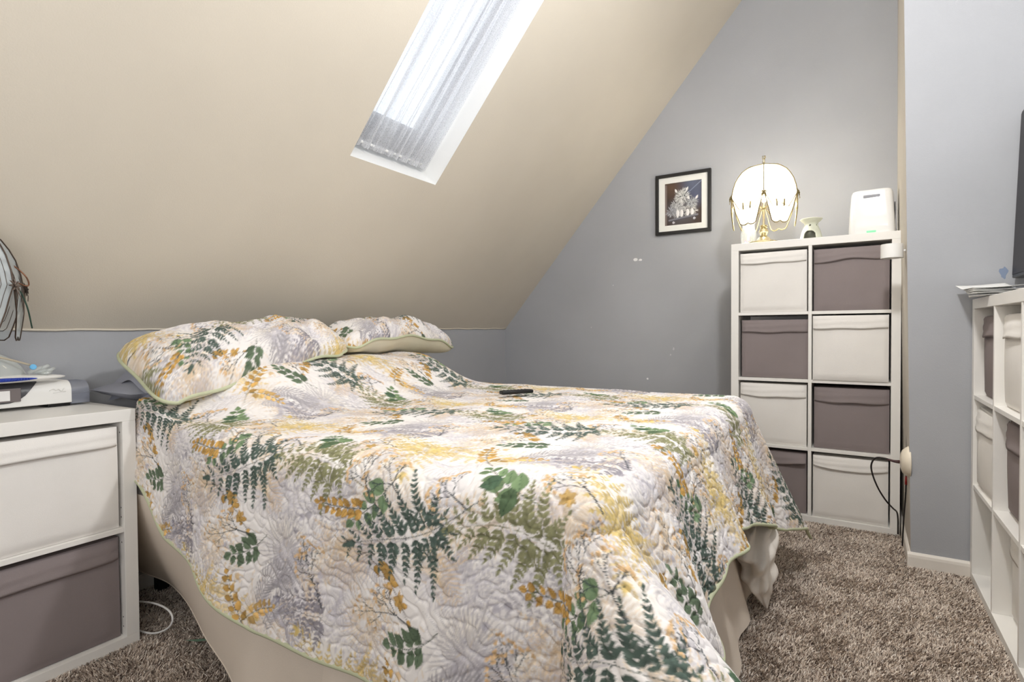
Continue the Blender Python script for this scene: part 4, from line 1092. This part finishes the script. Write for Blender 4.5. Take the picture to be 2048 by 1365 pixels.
# ------------------------------------------------------------------ skylight curtain
cu = empty('skylight_curtain', S(t0+.06,(y0+y1)/2,.10)); tag(cu, 'sheer white gathered curtain stretched over the skylight', 'curtain')
O2 = np.array(S(t0+.06,(y0+y1)/2,.10))
nu, nv = 420, 120; rr = np.random.default_rng(9)
yy = np.linspace(y0+.006, y1-.006, nu); tt = np.linspace(t0+.022, t1-.01, nv)**1.0
Yg, Tg = np.meshgrid(yy, tt, indexing='ij')
s_ = (Yg-y0)/(y1-y0); v_ = (Tg-t0)/(t1-t0)
warp = s_+.02*np.sin(7*s_+2*v_)*1.
fold = np.zeros_like(s_)
for k in range(16):
    f = rr.uniform(14,60); ph = rr.uniform(0,6); sl = rr.uniform(-1.2,1.2); fold += (.0055*(22/f)**.9)*np.sin(2*PI*f*warp*.5+ph+sl*v_*2.2)
fold += (.006*np.sin(2*PI*38*s_+1.5*np.sin(6*s_)))*np.exp(-((Tg-(t0+.035))/.03)**2)
Dg = .104+fold*(.65+.35*np.sin(PI*np.clip(v_,0,1)))
P = np.stack([XK+Tg*ct-Dg*st, Yg, ZK+Tg*st+Dg*ct], -1)
cm = bpy.data.materials.new('sheer_lace_voile'); cm.use_nodes = True; nt = cm.node_tree; nt.nodes.clear()
o_ = nt.nodes.new('ShaderNodeOutputMaterial'); tl = nt.nodes.new('ShaderNodeBsdfTranslucent'); df = nt.nodes.new('ShaderNodeBsdfDiffuse'); tr = nt.nodes.new('ShaderNodeBsdfTransparent')
tl.inputs['Color'].default_value = (.80,.81,.84,1); df.inputs['Color'].default_value = (.82,.82,.84,1)
m1 = nt.nodes.new('ShaderNodeMixShader'); m1.inputs[0].default_value = .45; m2 = nt.nodes.new('ShaderNodeMixShader')
tc = nt.nodes.new('ShaderNodeTexCoord'); vn = nt.nodes.new('ShaderNodeTexVoronoi'); vn.inputs['Scale'].default_value = 130; vn.feature = 'DISTANCE_TO_EDGE'
rp_ = nt.nodes.new('ShaderNodeMapRange'); rp_.inputs['From Min'].default_value = .0; rp_.inputs['From Max'].default_value = .25; rp_.inputs['To Min'].default_value = .96; rp_.inputs['To Max'].default_value = .72
nt.links.new(tc.outputs['Object'], vn.inputs['Vector']); nt.links.new(vn.outputs['Distance'], rp_.inputs['Value']); mp = nt.nodes.new('ShaderNodeMapping'); gn = nt.nodes.new('ShaderNodeTexNoise'); gn.inputs['Scale'].default_value = 1.; gn.inputs['Detail'].default_value = 3
mp.inputs['Rotation'].default_value = (0, TH_, 0); mp.inputs['Scale'].default_value = (1.2, 42, 1.2)
gr = nt.nodes.new('ShaderNodeMapRange'); gr.inputs['From Min'].default_value = .36; gr.inputs['From Max'].default_value = .64; gr.inputs['To Min'].default_value = .72; gr.inputs['To Max'].default_value = 1.06
mu = nt.nodes.new('ShaderNodeMath'); mu.operation = 'MULTIPLY'; mu.use_clamp = True
nt.links.new(tc.outputs['Object'], mp.inputs['Vector']); nt.links.new(mp.outputs['Vector'], gn.inputs['Vector']); nt.links.new(gn.outputs['Fac'], gr.inputs['Value'])
nt.links.new(gr.outputs['Result'], mu.inputs[0]); nt.links.new(rp_.outputs['Result'], mu.inputs[1]); nt.links.new(mu.outputs[0], m2.inputs[0])
nt.links.new(tl.outputs[0], m1.inputs[1]); nt.links.new(df.outputs[0], m1.inputs[2]); nt.links.new(tr.outputs[0], m2.inputs[1]); nt.links.new(m1.outputs[0], m2.inputs[2]); nt.links.new(m2.outputs[0], o_.inputs['Surface'])
meshnp('curtain_sheer', (P-O2).reshape(-1,3), gridF(nu,nv), cm, cu, True)
obj('curtain_rod', TB([S(t0+.040,y0+.002,.112)-Vector(O2), S(t0+.040,y1-.002,.112)-Vector(O2)], .006, 10), M['white_paint'], cu, smooth=True)

# ------------------------------------------------------------------ light
w = bpy.data.worlds.new('sky'); bpy.context.scene.world = w; w.use_nodes = True
bg = w.node_tree.nodes['Background']; bg.inputs['Color'].default_value = (.86,.93,1,1); bg.inputs['Strength'].default_value = 1.9
pl = bpy.data.lights.new('skylight_portal','AREA'); pl.shape = 'RECTANGLE'; pl.size = t1-t0; pl.size_y = y1-y0
po = bpy.data.objects.new('skylight_portal', pl); C.objects.link(po)
zax = Vector((-st,0,ct)); xax = Vector((ct,0,st)); yax = zax.cross(xax)
mw_ = Matrix((xax,yax,zax)).transposed().to_4x4(); mw_.translation = S((t0+t1)/2,(y0+y1)/2,.27); po.matrix_world = mw_
pl.cycles.is_portal = True
cl = bpy.data.lights.new('ceiling_fan_light','POINT'); cl.energy = 66.; cl.color = (1,.99,.975); cl.shadow_soft_size = .07
co = bpy.data.objects.new('ceiling_fan_light', cl); C.objects.link(co); co.location = (0,1.46,2.3)

rl = bpy.data.lights.new('rear_fill_light','AREA'); rl.shape = 'RECTANGLE'; rl.size = 1.5; rl.size_y = 1.3; rl.energy = 14.; rl.color = (1,.99,.97)  # added fill light behind the camera; the rear wall has no window
ro = bpy.data.objects.new('rear_fill_light', rl); C.objects.link(ro); ro.location = (-.6,YR+.02,1.55); ro.rotation_euler = (PI/2,0,0)

rl = bpy.data.lights.new('added_fill_uplight','AREA'); rl.shape = 'RECTANGLE'; rl.size = .9; rl.size_y = .9; rl.energy = 35.; rl.color = (1,.99,.97)  # added upward fill for the slope, not a lamp of the room
ro = bpy.data.objects.new('added_fill_uplight', rl); C.objects.link(ro); ro.location = (.45,-.75,1.25); ro.rotation_euler = Vector((-.6,.12,.8)).to_track_quat('-Z','Y').to_euler()

# ------------------------------------------------------------------ camera
f_, h_, yaw, pitch, roll = 1103.7464, 1.0049, .5497, -.0199, -.0068
Fw = Vector((-math.sin(yaw)*math.cos(pitch), math.cos(yaw)*math.cos(pitch), math.sin(pitch))); Rt = Vector((math.cos(yaw), math.sin(yaw), 0)); Up = Rt.cross(Fw)
Rt, Up = Rt*math.cos(roll)+Up*math.sin(roll), -Rt*math.sin(roll)+Up*math.cos(roll)
cam = bpy.data.cameras.new('camera'); cam.sensor_width = 36; cam.lens = f_/2048*36; cam.clip_start = .02
cob = bpy.data.objects.new('camera', cam); C.objects.link(cob)
mm = Matrix((Rt, Up, -Fw)).transposed().to_4x4(); mm.translation = (0,0,h_); cob.matrix_world = mm
sc = bpy.context.scene; sc.camera = cob
sc.view_settings.view_transform = 'Standard'; sc.view_settings.look = 'None'; sc.view_settings.gamma = 1; sc.view_settings.use_curve_mapping = False
sc.view_settings.exposure = .0
sc.cycles.use_denoising = True; sc.cycles.max_bounces = 10; sc.cycles.diffuse_bounces = 6; sc.cycles.transparent_max_bounces = 24
